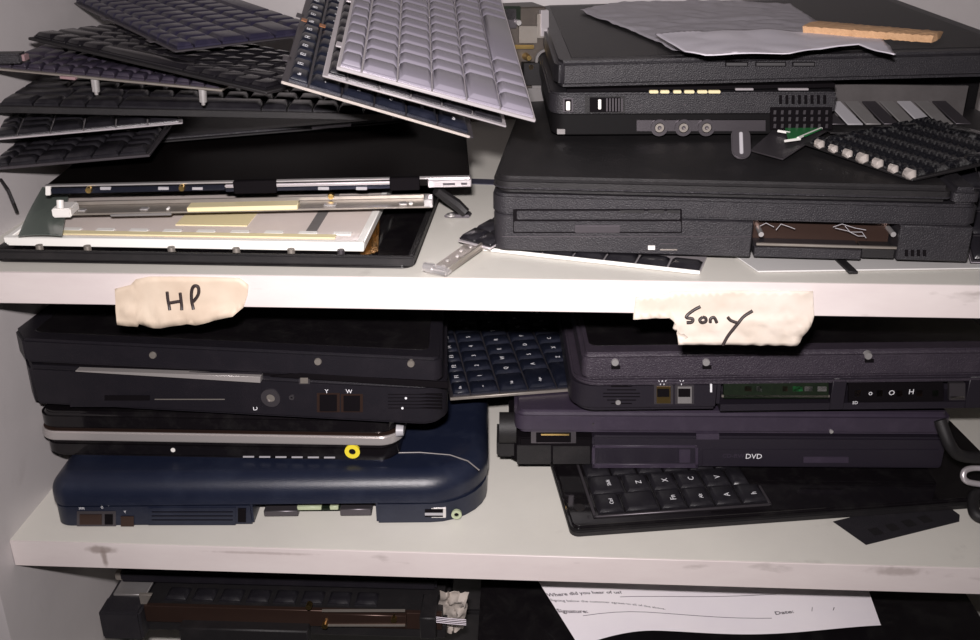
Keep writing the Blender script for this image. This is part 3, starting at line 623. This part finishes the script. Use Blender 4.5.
# right sheet under laptop
A=atz(700,275,.0004);B=atz(990,269,.0004); fr=front(A,B); w=(B-A).length
t=thing('metal_sheet',fr,'thin pale metal sheet sticking out under the right end of the thick black laptop','metal sheet')
b=MB(); b.xy([(.035,0.002),(w,0),(w,.07),(.02,.07)],0,.0010,.0002,1); b.build('sheet',mat('pale_grey_sheet',(.55,.54,.53),.45),t)
b=MB(); a=fr.t(836,262,.001); c=fr.t(858,274,.001); b.box(a[0],c[0],c[1],a[1]+.006,.001,.0028,.0004,1); lab(b.build('clip',BLK,t),'small black clip')
# thick black laptop
zb=.0052
A=atz(492,250,zb);B=atz(967,264,zb); fr=front(A,B); W=(B-A).length; f=fr.f; D=.31; print('RB',A,B,W)
t=thing('laptop',fr,'thick black laptop with floppy drive and open battery bay, lying directly on the upper shelf','laptop')
zs=f(700,199)[1]; zl=f(700,192)[1]; zt=f(700,181)[1]; print('z',zs,zl,zt)
bx0,bx1=f(757,240)[0],f(899,240)[0]; bz0,bz1=f(830,247)[1],f(830,223)[1]
b=MB(); b.xy(rrect(0,W+.001,0,D,(.009,.006,.012,.012),6),bz1,zs,.0016,2); b.build('base',BLK2,t)
b=MB(); b.xy(rrect(0.0005,bx0-.003,0.0002,D,(.009,.0,.012,.012),6),0,bz1-.0003,.0008,1); b.build('lower_case',BLK2,t)
b=MB(); b.box(bx1,W,.0004,D,.001,bz1-.0003,.0008,1); b.build('lower_case',BLK2,t)
b=MB(); b.box(bx0-.002,bx1-.001,.018,D,.001,bz1-.0003); b.build('bay_wall',BRN,t)
b=MB(); b.box(bx0,bx1,.001,.0028,bz0-.0008,bz0+.0008,.0003,1); lab(b.build('bay_rail',TIN,t),'bright bay rail')
b=MB(); b.box(bx0-.001,f(862,250)[0],.0002,.018,.0005,bz0-.0014,.0005,1); b.build('bay_cover',BLK2,t)
b=MB(); b.box(f(864,250)[0],bx1,.004,.018,.0005,bz0-.0016,.0005,1); b.build('bay_latch',BLK,t)
for pts in ([(760,226),(766,223),(774,227)],[(776,230),(781,224),(790,227),(795,229)],[(833,227),(842,224),(855,228),(866,230)],[(835,228),(848,231),(858,236),(865,236)],[(845,226),(850,232),(862,232),(866,238)]):
    b=MB(); b.tube([Vector((*f(x,y,.006),0)).xzy if 0 else Vector((f(x,y,.006)[0],.006,f(x,y,.006)[1])) for x,y in pts],.00022,6); b.build('wire',LGRY,t)
for x in (761,893): 
    c=f(x,234,.006); b=MB(); b.cyl((c[0],.018,c[1]),(c[0],.005,c[1]),.0016,n=10); b.build('screw',STEEL,t)
# lid
b=MB(); b.xy(rrect(.0005,f(951,195)[0],-.0008,D-.01,(.011,.003,.012,.012),6),zs+.001,zt,.003,3); lid=b.build('lid',BLK,t)
b=MB(); b.xy(rrect(.0,f(951,195)[0]+.0005,-.0012,D-.01,(.011,.003,.012,.012),6),zs+.0035,zs+.0048,.0005,1); b.build('ridge',BLK2,lid)
b=MB(); x0=f(953,195)[0]; b.xy(rrect(x0,W,0,.05,.003),zs-.001,zt-.001,.003,3); b.build('hinge_cap',BLK2,t)
# floppy
fd=fbox(fr,513,209,682,233,.002,.0004,.0003).build('floppy_drive',DK,t)
fbox(fr,517,210.5,680,219,.001,.0012,.0004).build('shutter',BLK2,fd); fbox(fr,514,221,681,231.5,.001,.0010,.0004).build('front_bezel',BLK2,fd)
fbox(fr,575,224.5,620,232,.001,.0020,.0004).build('eject_button',DTIN,fd)
for x0_,x1_ in ((620,644),(648,664),(667,680)): fbox(fr,x0_,209.5,x1_,212.5,.0005,.0016,.0002).build('tab',BLK,fd)
dr=fbox(fr,502,236,751,237,.0005,.0003).build('drive_seam',LGRY if 0 else DTIN,t)
fbox(fr,648,245.5,655,249.5,.0005,.0005).build('power_light',WHT,t); fbox(fr,660,243,677,244,.0005,.0005).build('groove',DTIN,t); fbox(fr,660,249,677,250,.0005,.0006).build('groove',TIN,t)
for k in range(4): fbox(fr,905+k*6,250,908+k*6,256,.0005,.0005).build('vent_slot',DK,t)
ZRB=zb+zt
print('ZRB',ZRB)
# ---- upper right laptop
zq=ZRB+.004
A=atz(550,136,zq);B=atz(1020,134,zq-.001); fr=front(A,B,1.6); W=(B-A).length; f=fr.f; D=.27; print('RT',A,B,W)
t=thing('laptop',fr,'black laptop with three round jacks and a half open base, on the thick black laptop','laptop')
zm=f(600,114)[1]; zs=f(600,93)[1]; zl=f(600,89)[1]; zt=f(600,62)[1]; ztr=f(980,51)[1]; zlr=f(980,82)[1]; print(zm,zs,zl,zt,ztr,zlr)
xo=f(836,100)[0]
b=MB(); b.xy(rrect(-.001,xo,0,D,(.010,0,.012,.012),6),zm,zs,.0012,2); b.build('base',BLK2,t)
b=MB(); b.xy(rrect(.001,xo-.001,.003,D,(.010,0,.012,.012),6),0,zm-.0003,.001,2); b.box(xo-.001,W,.07,D,0,zs-.002); b.build('bottom_case',mat('matte_black_case',(.005,.0045,.005),.6,spec=.12),t)
b=MB(); b.box(xo,W,.002,.07,0,.0012,.0003,1); b.build('bottom_plate',BLK,t)
k_=(ztr-zt)/ f(980,51)[0]
sl=lambda x,y:k_*x
p=[]; 
b=MB(); b.xy([(.0025,.012),(.006,.001),(W*.33,0),(W*.66,0),(W,0),(W,D-.012),(W-.01,D),(W*.5,D),(.013,D),(.0025,D-.01)],zl+.0005,zt,.0028,3,zf=sl); lid=b.build('lid',BLK2,t)
MB().xy([(.014,.012),(W-.012,.012),(W-.012,D-.014),(.014,D-.014)],zt-.0002,zt+.0004,.0002,1,zf=sl).build('lid_dark_inset',BLK,lid)
b=MB(); b.xz([f(567,93),f(836,88),f(836,84),f(567,90)],.002,.01); b.build('seam_gap',DK,t)
for x0_,x1_ in ((724,749),(754,787),(791,816)):
    o=fbox(fr,x0_,60.5,x1_,67.5,.001,.0006,.0008).build('lid_slot',DK,lid); fbox(fr,x0_+1.6,62,x1_-1.6,66,.001,.0009,.0004).build('insert',mat('mid_grey_plastic',(.05,.048,.05),.5),o)
for x0_,w_ in ((649,9),(660,9),(673,8),(684,10),(697,10),(708,12)): fbox(fr,x0_,90,x0_+w_,93,.001,.0018,.0004).build('light_window',YEL,t)
for x0_,w_ in ((735,18),(778,30)): fbox(fr,x0_,88,x0_+w_,90,.001,.0014,.0002).build('metal_strip',SILP,t)
port(fr,t,563,98,573,112,0,DTIN,DK,'port'); fbox(fr,566,101,570,110,.001,.0014,.0003).build('connector_pin',WHT,t)
port(fr,t,585,96,625,113,0,BLK,DK,'connector_bay'); fbox(fr,598,99,601,109,.001,.0014,.0003).build('connector_pin',WHT,t)
for k in range(6): fbox(fr,606+k*3,98,607.5+k*3,111,.0006,.0012).build('rib',DTIN,t)
jb=fbox(fr,636,119.5,766,131.5,.001,.0004,.0004,.003).build('jack_strip',DTIN,t)
for x in (659,683,706):
    c=f(x,127,.003); e=f(x+8.5,127,.003); r_=e[0]-c[0]; o=MB().ring((c[0],.004,c[1]),(0,-1,0),r_,r_*.62,.0034).build('audio_jack',DTIN,t); lab(o,'round grey audio jack')
    MB().ring((c[0],.004,c[1]),(0,-1,0),r_*.52,r_*.24,.0036).build('contact',TIN,o)
for k in range(8):
    fbox(fr,779+k*6.3,95+.0*k,782+k*6.3,104,.0006,.0004,0).build('vent_slot',DK,t)
g=fbox(fr,770,107,832,129.5,.0006,.0005,.0002).build('vent_grille',DK,t)
for r0 in range(3):
    b=MB()
    for c0 in range(8):
        x=773+c0*7.4; y=110+r0*6.8; q0=f(x,y+4.0); q1=f(x+3.0,y); b.box(q0[0],q1[0],-.0010,-.0004,q0[1],q1[1])
    b.build('vent_grille_row',DTIN,g)
mark(fr,640,106.5,4,"o",t,m=DTIN); mark(fr,683,106,4,"w",t,m=DTIN); mark(fr,730,105.5,3.4,"o+c",t,m=DTIN)
fbox(fr,557,129,565,134,.001,.0008,.0002,.003).build('connector_pin',GRY,t)
# interior keyboard underside visible in the opening
xi0=xo+.001
b=MB(); b.b; 
A_=Vector((xi0,.010,.008)); 
b.xz([(xi0,.0015),(W-.02,.0015),(W-.02,zs-.006),(xi0,zs-.004)],.045,.048); b.build('inner_frame',mat('dusky_metal',(.12,.11,.11),.45,metal=.3,var=.5,dcol=(.05,.045,.045),ds=50),t)
for k in range(8):
    x0_=xi0+.002+k*.0125
    b=MB(); b._ext([(x0_,.014,.0030),(x0_+.0105,.014,.0030),(x0_+.0015,.040,.013),(x0_-.008,.040,.013)],[(x0_,.0135,.0040),(x0_+.0105,.0135,.0040),(x0_+.0015,.0395,.014),(x0_-.008,.0395,.014)],.0002,1)
    b.build('inner_plate',[GRY,LGRY,GRY,DTIN][k%4] if k else DTIN,t)
ZL=fr.m.translation.z
LID=(fr,zt,k_)
# ---- white foam bag on the lid
def lidpt(px,py,dz=0):
    q=fr.hit(px,py,2,zt+.001+dz+k_*(fr.hit(px,py,2,zt).x)); return Vector((q.x,q.y,zt+.0010+k_*q.x+dz))
def poly_sheet(pts,holes,disp,th,name,m,parentm,sub=4,center=None):
    b=bmesh.new(); vs=[b.verts.new(p) for p in pts]; b.faces.new(vs); bmesh.ops.triangulate(b,faces=b.faces[:],quad_method='BEAUTY',ngon_method='BEAUTY')
    for i in range(sub):
        es=[e for e in b.edges if e.calc_length()>.005]
        if not es: break
        bmesh.ops.subdivide_edges(b,edges=es,cuts=1,use_grid_fill=True); bmesh.ops.triangulate(b,faces=b.faces[:])
    inner=[v for v in b.verts if not v.is_boundary]; bmesh.ops.smooth_vert(b,verts=inner,factor=.5,use_axis_x=True,use_axis_y=True,use_axis_z=True)
    for v in b.verts: v.co=Vector(disp(v.co))
    b.normal_update()
    bmesh.ops.solidify(b,geom=b.faces[:],thickness=th)
    for f_ in b.faces: f_.smooth=True
    me=bpy.data.meshes.new(name); b.to_mesh(me); b.free(); me.materials.append(m)
    o=bpy.data.objects.new(name,me); COL.objects.link(o); o.matrix_world=parentm; return o
out=[(580,13),(596,8),(625,4),(680,3),(740,3),(790,6),(812,20),(832,33),(870,36),(880,38),(895,57),(876,53),(858,47),(840,49),(815,52),(790,56),(760,55.5),(735,57),(712,58.5),(690,57),(672,52),(655,43),(630,32),(600,21)]
def bagd(c):
    r_=.0026*noise.noise(Vector((c.x*38,c.y*30,2)))+.0020*noise.noise(Vector((c.x*90,c.y*60,5)))
    return (c.x,c.y,c.z+.0012+abs(r_)*.8)
pts=[lidpt(x,y) for x,y in out]
o=poly_sheet(pts,None,bagd,.0005,'foam_bag',BAGM,fr.m,5)
tag(o,'limp white foam pouch spread over the lid of the laptop with three round jacks','foam pouch')
out=[(655,36),(700,33),(760,31),(820,34),(868,37),(880,38.5),(894,56.5),(876,52.5),(858,46.5),(838,48.5),(815,51.5),(790,55.5),(735,56.5),(705,57.5),(685,54),(668,45)]
pts=[lidpt(x,y,.0075) for x,y in out]
o=poly_sheet(pts,None,lambda c:(c.x,c.y,c.z+.0012+.0016*abs(noise.noise(Vector((c.x*30,c.y*30,9))))),.0005,'paper_sheet',papermat('white_tissue',(.66,.63,.70),(.74,.70,.76),18),fr.m,4)
tag(o,'folded white paper flap lying on the foam pouch on the top right laptop','paper')
# tan strip
q0=[lidpt(811,27,.0105),lidpt(938,37,.0105)]
a_=q0[0]; c_=q0[1]; ex=(c_-a_).normalized(); n_=Vector((-ex.y,ex.x,0))
b=bmesh.new()
mb=MB()
def stripf(u,v):
    p=a_+(c_-a_)*u+n_*(v-.5)*(.030-.010*u); return p+Vector((0,0,.0030+.0008*noise.noise(Vector((u*30,v*5,3)))+.0012*math.sin(v*PI)))
mb.sheet(stripf,46,8,.0045); o=mb.build('foam_strip',FOAM); o.matrix_world=fr.m; b.free()
tag(o,'ragged tan foam strip lying across the foam pouch on the top right laptop','foam strip')
# ---- frosted keyboard on thick laptop
z_=ZRB+.0012
A=atz(912,182,z_);B=atz(1010,160,z_+.003);C_=atz(818,143,z_+.003); fr=plane3(A,B,C_); print('frost',(B-A).length,(C_-A).length)
kb=keyboard('keyboard',fr,.11,(C_-A).length,'y',mat('glossy_black_key',(.006,.006,.008),.25,dust=.5,dcol=(.3,.3,.3),ds=200),BLK,'glossy black keyboard with glue blobs along its edge, on the thick black laptop at right',legend=None,tabs=False,th=.0016)
for k in range(7):
    u=.004+k*(C_-A).length/7.3; rr=.0028+.001*random.random(); b=MB(); b.tube([(.001,u-rr,.0018),(.001,u-rr*.5,.0036),(.0012,u+rr*.4,.0038),(.0012,u+rr,.0018)],[rr*.5,rr,rr*.9,rr*.4],8); lab(b.build('glue_blob',GLUE,kb),'milky glue blob')
# grey wedge bracket with green board
P4=[atz(750,150,ZRB+.004),atz(783,159,ZRB+.003),atz(826,131,ZRB+.006),atz(775,128,ZRB+.006)]
fr=Fr(P4[0],Vector((1,0,0)),Vector((0,0,1))); Q=[fr.i@p for p in P4]
t=thing('metal_bracket',fr,'small grey bracket with a green circuit board on it, on the thick black laptop','bracket')
b=MB(); b._ext([(q.x,q.y,q.z-.001) for q in Q],[(q.x,q.y,q.z) for q in Q],.0003,1); b.build('plate',DTIN,t)
G=[fr.i@atz(x,y,ZRB+.0085) for x,y in ((788,139),(806,135),(822,128),(785,127))]
b=MB(); b._ext([(q.x,q.y,q.z-.001) for q in G],[(q.x,q.y,q.z) for q in G],0,1); b.build('circuit_board',LGRN,t)
for (u,v) in (((785,141),(800,139)),((798,138),(822,128)),((778,131),(790,133))):
    p=fr.i@atz(*u,ZRB+.008); q=fr.i@atz(*v,ZRB+.008); b=MB(); b.tube([p,q],.0009,6); b.build('edge_wire',WFR,t)
# oval tab
A=atz(741,160,ZRB+.001); fr=Fr(A,Vector((1,0,0)),Vector((0,-.80,.60)))
b=MB(); b.xy(rrect(-.0060,.0060,0,.0215,.0058,6),0,.0022,.0007,2); t=thing('plastic_tab',fr,'grey oval plastic tab lying below the three round jacks','tab'); b.build('body',DTIN,t)
b=MB(); b.xy(rrect(-.0012,.0012,.003,.018,.0011,4),.0021,.0030,.0004,1); b.build('ridge',LGRY,t)
# keyboard scrap at the far right
A=atz(970,264,.0015);B=atz(1010,262,.0015); fr=Fr(A,Vector((1,0,0)),Vector((0,-.35,1)).normalized())
fr=Fr(A,Vector((1,0,0)),Vector((0,-.55,.83)).normalized())
t=thing('keyboard',fr,'black keyboard leaning upright against the right end of the thick black laptop','keyboard')
b=MB(); b.box(0,.10,0,.08,0,.0015,.0003,1); b.build('backing_plate',DTIN,t)
for i in range(5):
    for j in range(4):
        o=bpy.data.objects.new('key',keymesh(.0175,.0175,.0032,BLKK)); COL.objects.link(o); o.parent=t; o.location=(.0105+i*.019,.0105+j*.019,.0014)
# ---- hinge bracket and black board corner, front centre
A=atz(426,273,.0008);B=atz(452,278,.0008);C_=atz(478,243,.004); fr=plane3(A,B,C_); L=(C_-A).length
t=thing('hinge_bracket',fr,'silver perforated hinge bracket at the shelf front, between the piles','hinge bracket')
b=MB(); b.box(0,.014,0,L,0,.0014,.0005,1); b.build('arm',TIN,t)
b=MB(); b.box(-.001,.015,-.001,.006,.0,.0042,.0012,2); b.cyl((-.002,.002,.003),(.004,.002,.003),.0028); b.build('barrel',STEEL,t)
b=MB(); b.box(.012,.014,.004,L,.0014,.0046,.0004,1); b.build('flange',TIN,t)
for i in range(5):
    b=MB(); b.ring((.0042 if i%2 else .0062,.010+i*L/6.5,.0013),(0,0,1),.0013,.0007,.0006,12); b.build('hole_rim',STEEL,t)
A=atz(458,242,.0050);B=atz(492,251,.0050);C_=atz(484,214,.010); fr=plane3(A,B,C_)
t=thing('keyboard',fr,'corner of a black keyboard poking out left of the thick black laptop','keyboard')
b=MB(); b.box(0,.026,0,.05,0,.0016,.0004,1); b.build('backing_plate',SILP,t)
for i in range(2):
    for j in range(3):
        o=bpy.data.objects.new('key',keymesh(.0125,.0155,.0035,BLKK)); COL.objects.link(o); o.parent=t; o.location=(.0068+i*.0128,.009+j*.0160,.0015)
# ================================================================== paper labels on the shelf edge
fe=Fr(Vector((0,-.0012,0)),Vector((1,0,0)),Vector((0,0,1)))
def label(out,name,m,txt,seed,lab_):
    pts=[Vector((fe.f(x,y)[0],0,fe.f(x,y)[1])) for x,y in out][::-1]
    def d(c):
        k=min(1,max(0,(-.0195-c.z)/.004)); e=.0004+.0012*k
        r_=noise.noise(Vector((c.x*120,seed,c.z*120)))*.9+noise.noise(Vector((c.x*300,seed,c.z*260)))*.3
        crease=abs(((c.x*55+c.z*90+seed)%1)-.5)
        return (c.x,-.0004-abs(r_)*e*1.6-crease*.0016*k-.0006*k,c.z)
    o=poly_sheet(pts,None,d,.00018,name,m,Matrix(fe.m),6); 
    return tag(o,lab_,'label')
def strokes(lst,parent,rad,y):
    for pts in lst:
        pp=[fe.f(x,y_) for x,y_ in pts]; P=[]
        n=len(pp)
        for i in range(n-1):
            for k in range(5):
                u=k/5; p0=pp[max(i-1,0)];p1=pp[i];p2=pp[i+1];p3=pp[min(i+2,n-1)]
                P.append(tuple(.5*((2*p1[j])+(-p0[j]+p2[j])*u+(2*p0[j]-5*p1[j]+4*p2[j]-p3[j])*u*u+(-p0[j]+3*p1[j]-3*p2[j]+p3[j])*u**3) for j in (0,1)))
        P.append(pp[-1])
        b=MB(); b.tube([(a,y-(.0012*min(1,max(0,(-.0195-c)/.004))),c) for a,c in P],rad,8); b.build('handwritten_stroke',INK,parent)
o=label([(115,288.6),(131,284.5),(136,279),(149,276.3),(183,276.3),(214,276.8),(240,278),(248.6,284.5),(247.8,294),(243.7,307),(234,314.7),(196,324.5),(188,322.9),(162,327),(149,326),(140,323.3),(138.4,326),(118.3,323.7),(116,305.7)],'paper_label',TAPE,'HP',3,'torn cream masking tape label with two handwritten capitals on the upper shelf edge')
strokes([[(168,291),(169,300),(171,308.5)],[(181,292),(182,300),(183,308.5)],[(170,302),(176,301),(182,300)],[(194.5,308),(192.5,300),(192.5,290),(195,285),(199,286),(199.5,292),(197,297),(193.5,301)]],o,.0010,-.0016)
o=label([(635.4,297.1),(660.7,295),(671.4,291.1),(727,290.3),(812.9,290.7),(814,315.4),(810.7,325),(802,335.7),(796.8,344.3),(677.9,343.2),(679,333.6),(674.6,320.7),(669.3,316.9),(632.9,318)],'paper_label',TAPE2,'Sony',11,'torn pale masking tape label with a four letter word on the upper shelf edge')
strokes([[(700,305.3),(693,309),(685.5,315.5),(692,317),(691,320),(686,320.5)],[(702,315.5),(699,318),(701,320.5),(705,319.5),(705,316.5),(702,315.5)],[(709.5,320.5),(710,317),(713.5,316),(716,320.5)],[(727,315.5),(730,318.5),(737,321)],[(752,309.5),(742,316),(734,325),(727,334),(722,343)]],o,.00095,-.0018)
# ================================================================== COMPARTMENT 3
# hidden support laptops on the lowest shelf
za=-.305
A=atz(103,640,za);B=atz(445,650,za); fr=front(A,B); W=(B-A).length; f=fr.f; D=.24; print('broken',A,B,W)
zt=f(250,578)[1]; z1=f(250,592)[1]; z2=f(120,613)[1]; z3=f(300,610)[1]; print(zt,z1,z2,z3)
t=thing('laptop',fr,'gutted laptop without its front cover, brown metal showing, below the middle shelf at left','laptop')
xl=f(140,620)[0]
b=MB(); b.box(0,W,.012,D,0,z2*.5,.001,1); b.build('bottom_case',BLK,t)
b=MB(); b.box(0,xl,0,.020,0,z2,.0018,2); b.box(0,xl*.8,.020,D,0.002,z2-.002,.001,1) ; b.build('corner_case',BLK2,t)
b=MB(); b.box(xl+.0005,W*.99,.008,.012,z2*.45,z2*1.02,.0004,1); b.build('chassis_plate',BRN,t)
b=MB(); b.box(xl,W*.99,.012,D,z2*.5,z2*1.0); b.build('chassis_plate',DTIN if 0 else BLK,t)
b=MB(); x0=f(322,615)[0];x1=f(405,615)[0]; b.box(x0,x1,.004,.010,z2*.62,z2*1.04,.0004,1); dd=b.build('drive_bay',BRN,t)
fbox(fr,322,610,405,612,.001,.0,0,.003).build('rail',TIN,dd); fbox(fr,322,625,405,626.5,.001,.0,0,.003).build('rail',TIN,dd)
for x,y in ((325,625),(394,619),(309,606)):
    c=f(x,y,.003); b=MB(); b.cyl((c[0],.006,c[1]),(c[0],.001,c[1]),.0022,n=12); b.build('screw',GOLD,t)
b=MB(); b.box(xl*1.9,x0*.93,-.001,.010,.0,z2*.55,.001,1); b.build('front_block',BLK,t)
b=MB(); x2=f(418,600)[0]; b.box(x2,x2+.012,.002,.03,z2*.3,z2*1.05,.0008,1); b.build('corner_bracket',BLK,t)
for k in range(4): 
    b=MB(); b.tube([(x2+.010,.006,z2*(.98-.06*k)),(x2+.022,.006,z2*(.93-.06*k)),(x2+.034,.006,z2*(.90-.06*k))],.0005,6); b.build('wire',DTIN,t)
# keys row
for k in range(8):
    c=f(178+27*k,606+1.2*k,.018); o=bpy.data.objects.new('key',keymesh(.0165,.014,.0034,BLKK)); COL.objects.link(o); o.parent=t; o.location=(c[0],.022,z2*1.0)
# tilted hinge lump
b=MB(); c=f(146,600,.012); b.xz([(c[0]-.004,z2*1.0),(c[0]+.001,z2*1.0),(c[0]+.006,z2*1.35),(c[0]-.004,z2*1.35)],.010,.013,.0004,1); b.build('hinge',TIN,t)
b=MB(); b.box(.004,xl-.002,.020,D-.02,z2-.001,z2+.001,.0004,1); b.build('side_plate',GRY,t)
# upper bezel
zu=fr.f(250,597,.030)[1]; zv=fr.f(250,580,.030)[1]
b=MB(); x0=f(122,590,.03)[0]; x1=f(437,595,.03)[0]; b.box(x0,x1,.030,D,max(zu,z2+.0035),zv+.004,.0018,2); b.build('display_lid',HPM,t)
b=MB(); b.box(x0-.006,x0+.001,.034,D*.6,z2+.002,zv,.001,1); b.build('hinge_cover',TIN,t)
b=MB(); c=fr.f(438,603,.028); b.cyl((c[0]-.004,.028,c[1]),(c[0]+.002,.028,c[1]),.004,n=16); b.build('hinge_barrel',BLK,t)
BRK=(fr.m.copy(),D,W)
# support under it (same stack, on the lowest shelf)
sx=atz(103,640,za)
fr=front(Vector((-.30,.11,Z3+.0005)),Vector((-.03,.115,Z3+.0005)))
t=thing('laptop',fr,'closed black laptop at the bottom of the lowest left stack','laptop')
MB().xy(rrect(0,.26,0,.22,.008),0,.052,.002,2).build('base',BLK,t); MB().xy(rrect(0,.26,0,.22,.008),.0525,abs(Z3)-abs(za)-.0012,.003,2).build('lid',BLK,t)
# crumpled paper beside
P=atz(442,640,-.31)
A=atz(440,590,-.262)
fr=Fr(atz(436,636,-.318),Vector((1,0,0)),Vector((0,0,1)))
q=[fr.i@atz(x,y,z) for x,y,z in ((436,632,-.315),(463,628,-.312),(469,592,-.262),(440,590,-.262))]
def cf(u,v):
    p=q[0]*(1-u)*(1-v)+q[1]*u*(1-v)+q[2]*u*v+q[3]*(1-u)*v; n_=noise.noise(Vector((u*3.1,v*4.1,4)))*.012; return p+Vector((.3*n_,-abs(n_),n_*.4))
t=MB().sheet(cf,14,20,.0004).build('crumpled_wrapper',CRUM); t.matrix_world=fr.m; tag(t,'crumpled grey wrapper stuffed at the right end of the gutted laptop','wrapper')
# dark laptop right with form
zf_=-.300
A=atz(476,690,zf_);B=atz(1015,700,zf_); fr=front(A,B); W=(B-A).length; f=fr.f; print('dark',A,B,W)
t=thing('laptop',fr,'dark closed laptop under the white paper form, below the middle shelf','laptop')
hh=.020
b=MB(); b.xy(rrect(0,W,0,.26,.012,6),-.020,hh*.2,.003,2); b.build('base',BLK,t)
b=MB(); b.xy(rrect(0,W,0,.26,.012,6),hh*.25,hh,.003,2); b.build('lid',GLOSS,t)
fr2=front(Vector((A.x+.02,A.y+.01,Z3+.0005)),Vector((A.x+.30,A.y+.01,Z3+.0005)))
t=thing('laptop',fr2,'closed black laptop at the bottom of the lowest right stack','laptop')
MB().xy(rrect(0,.29,0,.22,.008),0,.034,.002,2).build('base',BLK,t); MB().xy(rrect(0,.29,0,.22,.008),.0345,zf_-.020-Z3-.0012,.003,2).build('lid',BLK,t)
ZD=zf_+hh
# paper form: a curved sheet
cor=[(590,640),(878,630),(864,592),(540,586)]
zz=ZD+.004
bl=[atz(578,648,zz),atz(880,630,zz+.004),atz(866,588,zz+.010),atz(536,580,zz+.014)]
print('paper',[tuple(round(x,3) for x in p) for p in bl])
fr=Fr(bl[0],Vector((1,0,0)),Vector((0,0,1))); q=[fr.i@p for p in bl]
def pf(u,v):
    # u along the width, v away from the viewer
    p=q[0]*(1-u)*(1-v)+q[1]*u*(1-v)+q[2]*u*v+q[3]*(1-u)*v
    droop=-.0035*math.sin(min(u*2.2,1)*PI)*(1-v)*.0
    return p+Vector((0,.012*(1-v)*math.sin(min(1,max(0,(u-.02)/.25))*PI*.5)*(1 if u<.9 else 1)-.012*(1-v)*u,.003*math.sin(u*7+.5)*(1-v*.5)+.0015))
t=MB().sheet(pf,40,14,.00015).build('paper_form',PAPER); t.matrix_world=fr.m; tag(t,'white printed paper form with a signature line lying below the middle shelf','paper form')
def uvof(px,py):
    best=None
    for i in range(61):
        for j in range(31):
            u,v=i/60,j/30; w_=fr.m@Vector(pf(u,v)); d=CROT.transposed()@(w_-CAMLOC); x=490+FPX*d.x/-d.z; y=320-FPX*d.y/-d.z
            e=(x-px)**2+(y-py)**2
            if best is None or e<best[0]: best=(e,u,v)
    return best[1:]
Wp=(q[1]-q[0]).length; Dp=(q[3]-q[0]).length
def ptext(s,px,py,px2,py2,size,bold=False):
    u0,v0=uvof(px,py); u1,v1=uvof(px2,py2); du=(u1-u0); L=du*Wp; 
    def fn(x,y,z):
        u=u0+x/Wp; v=v0+(v1-v0)*(x/L if L else 0)+y/Dp; a=pf(max(0,min(1,u)),max(0,min(1.0,v))); return Vector(a)+Vector((0,-.0001,.0003+z))
    text(s,fn,size,'printed_text',PRN,t,bold)
def pline(px,py,px2,py2):
    u0,v0=uvof(px,py); u1,v1=uvof(px2,py2); b=MB(); b.tube([Vector(pf(u0+(u1-u0)*k/12,v0+(v1-v0)*k/12))+Vector((0,0,.0002)) for k in range(13)],.00022,5); b.build('printed_line',PRN,t)
ptext('Where did you hear of us?',546,597,612,595,.0046,True); ptext('Signing below the customer agrees to all of the above.',547,604,655,608,.0033); ptext('Signature:',549,618,585,613,.0048,True)
ptext('Date:',776,614,800,613,.0060,True); ptext('/',811,611,815,611,.0072); ptext('/',833,611,838,611,.0072)
pline(620,597,775,595); pline(583,615,772,619)
# ---- cables on the right of the middle shelf
def cable(pts,rad,m,label,name='cable',cat='cable',grp=None):
    P_=[atz(x,y,z) for x,y,z in pts]; fr=Fr(P_[0],Vector((1,0,0)),Vector((0,0,1))); pp=[fr.i@p for p in P_]; S_=[]
    n=len(pp)
    for i in range(n-1):
        for k in range(6):
            u=k/6; p0=pp[max(i-1,0)];p1=pp[i];p2=pp[i+1];p3=pp[min(i+2,n-1)]
            S_.append(.5*((2*p1)+(-p0+p2)*u+(2*p0-5*p1+4*p2-p3)*u*u+(-p0+3*p1-3*p2+p3)*u**3))
    S_.append(pp[-1]); t=MB().tube(S_,rad,10).build(name,m); t.matrix_world=fr.m; return tag(t,label,cat,grp)
cable([(940,420,Z2+.075),(950,445,Z2+.060),(962,456,Z2+.050),(990,458,Z2+.045)],.0042,BLK,'thick black cable curving out right of the purple laptop')
cable([(1000,470,Z2+.030),(975,468,Z2+.030),(964,472,Z2+.028),(968,482,Z2+.022),(1000,486,Z2+.020)],.0022,SILP,'silver cable loop at the right end of the middle shelf')
cable([(1000,498,Z2+.014),(978,494,Z2+.014),(973,502,Z2+.013),(978,516,Z2+.010),(1005,522,Z2+.0055)],.0040,BLK,'black cable loop hanging over the end of the glossy laptop base')
# ================================================================== LIGHT : the camera's flash, faint room light
ld=bpy.data.lights.new('flash','AREA'); ld.shape='RECTANGLE'; ld.size=.03; ld.size_y=.015; ld.energy=3.15; ld.color=(1,.93,.93); ld.spread=R(110)
lo=bpy.data.objects.new('flash',ld); COL.objects.link(lo)
lp=CAMLOC+CROT@Vector((-.012,.050,.005)); lo.matrix_world=Matrix.Translation(lp)@CROT.to_4x4()
w=bpy.data.worlds.new('world'); sc.world=w; w.use_nodes=True; w.node_tree.nodes['Background'].inputs[0].default_value=(.55,.55,.7,1); w.node_tree.nodes['Background'].inputs[1].default_value=.012
sc.view_settings.view_transform='Standard'; sc.view_settings.look='None'; sc.view_settings.gamma=1; sc.view_settings.use_curve_mapping=False; sc.view_settings.exposure=0
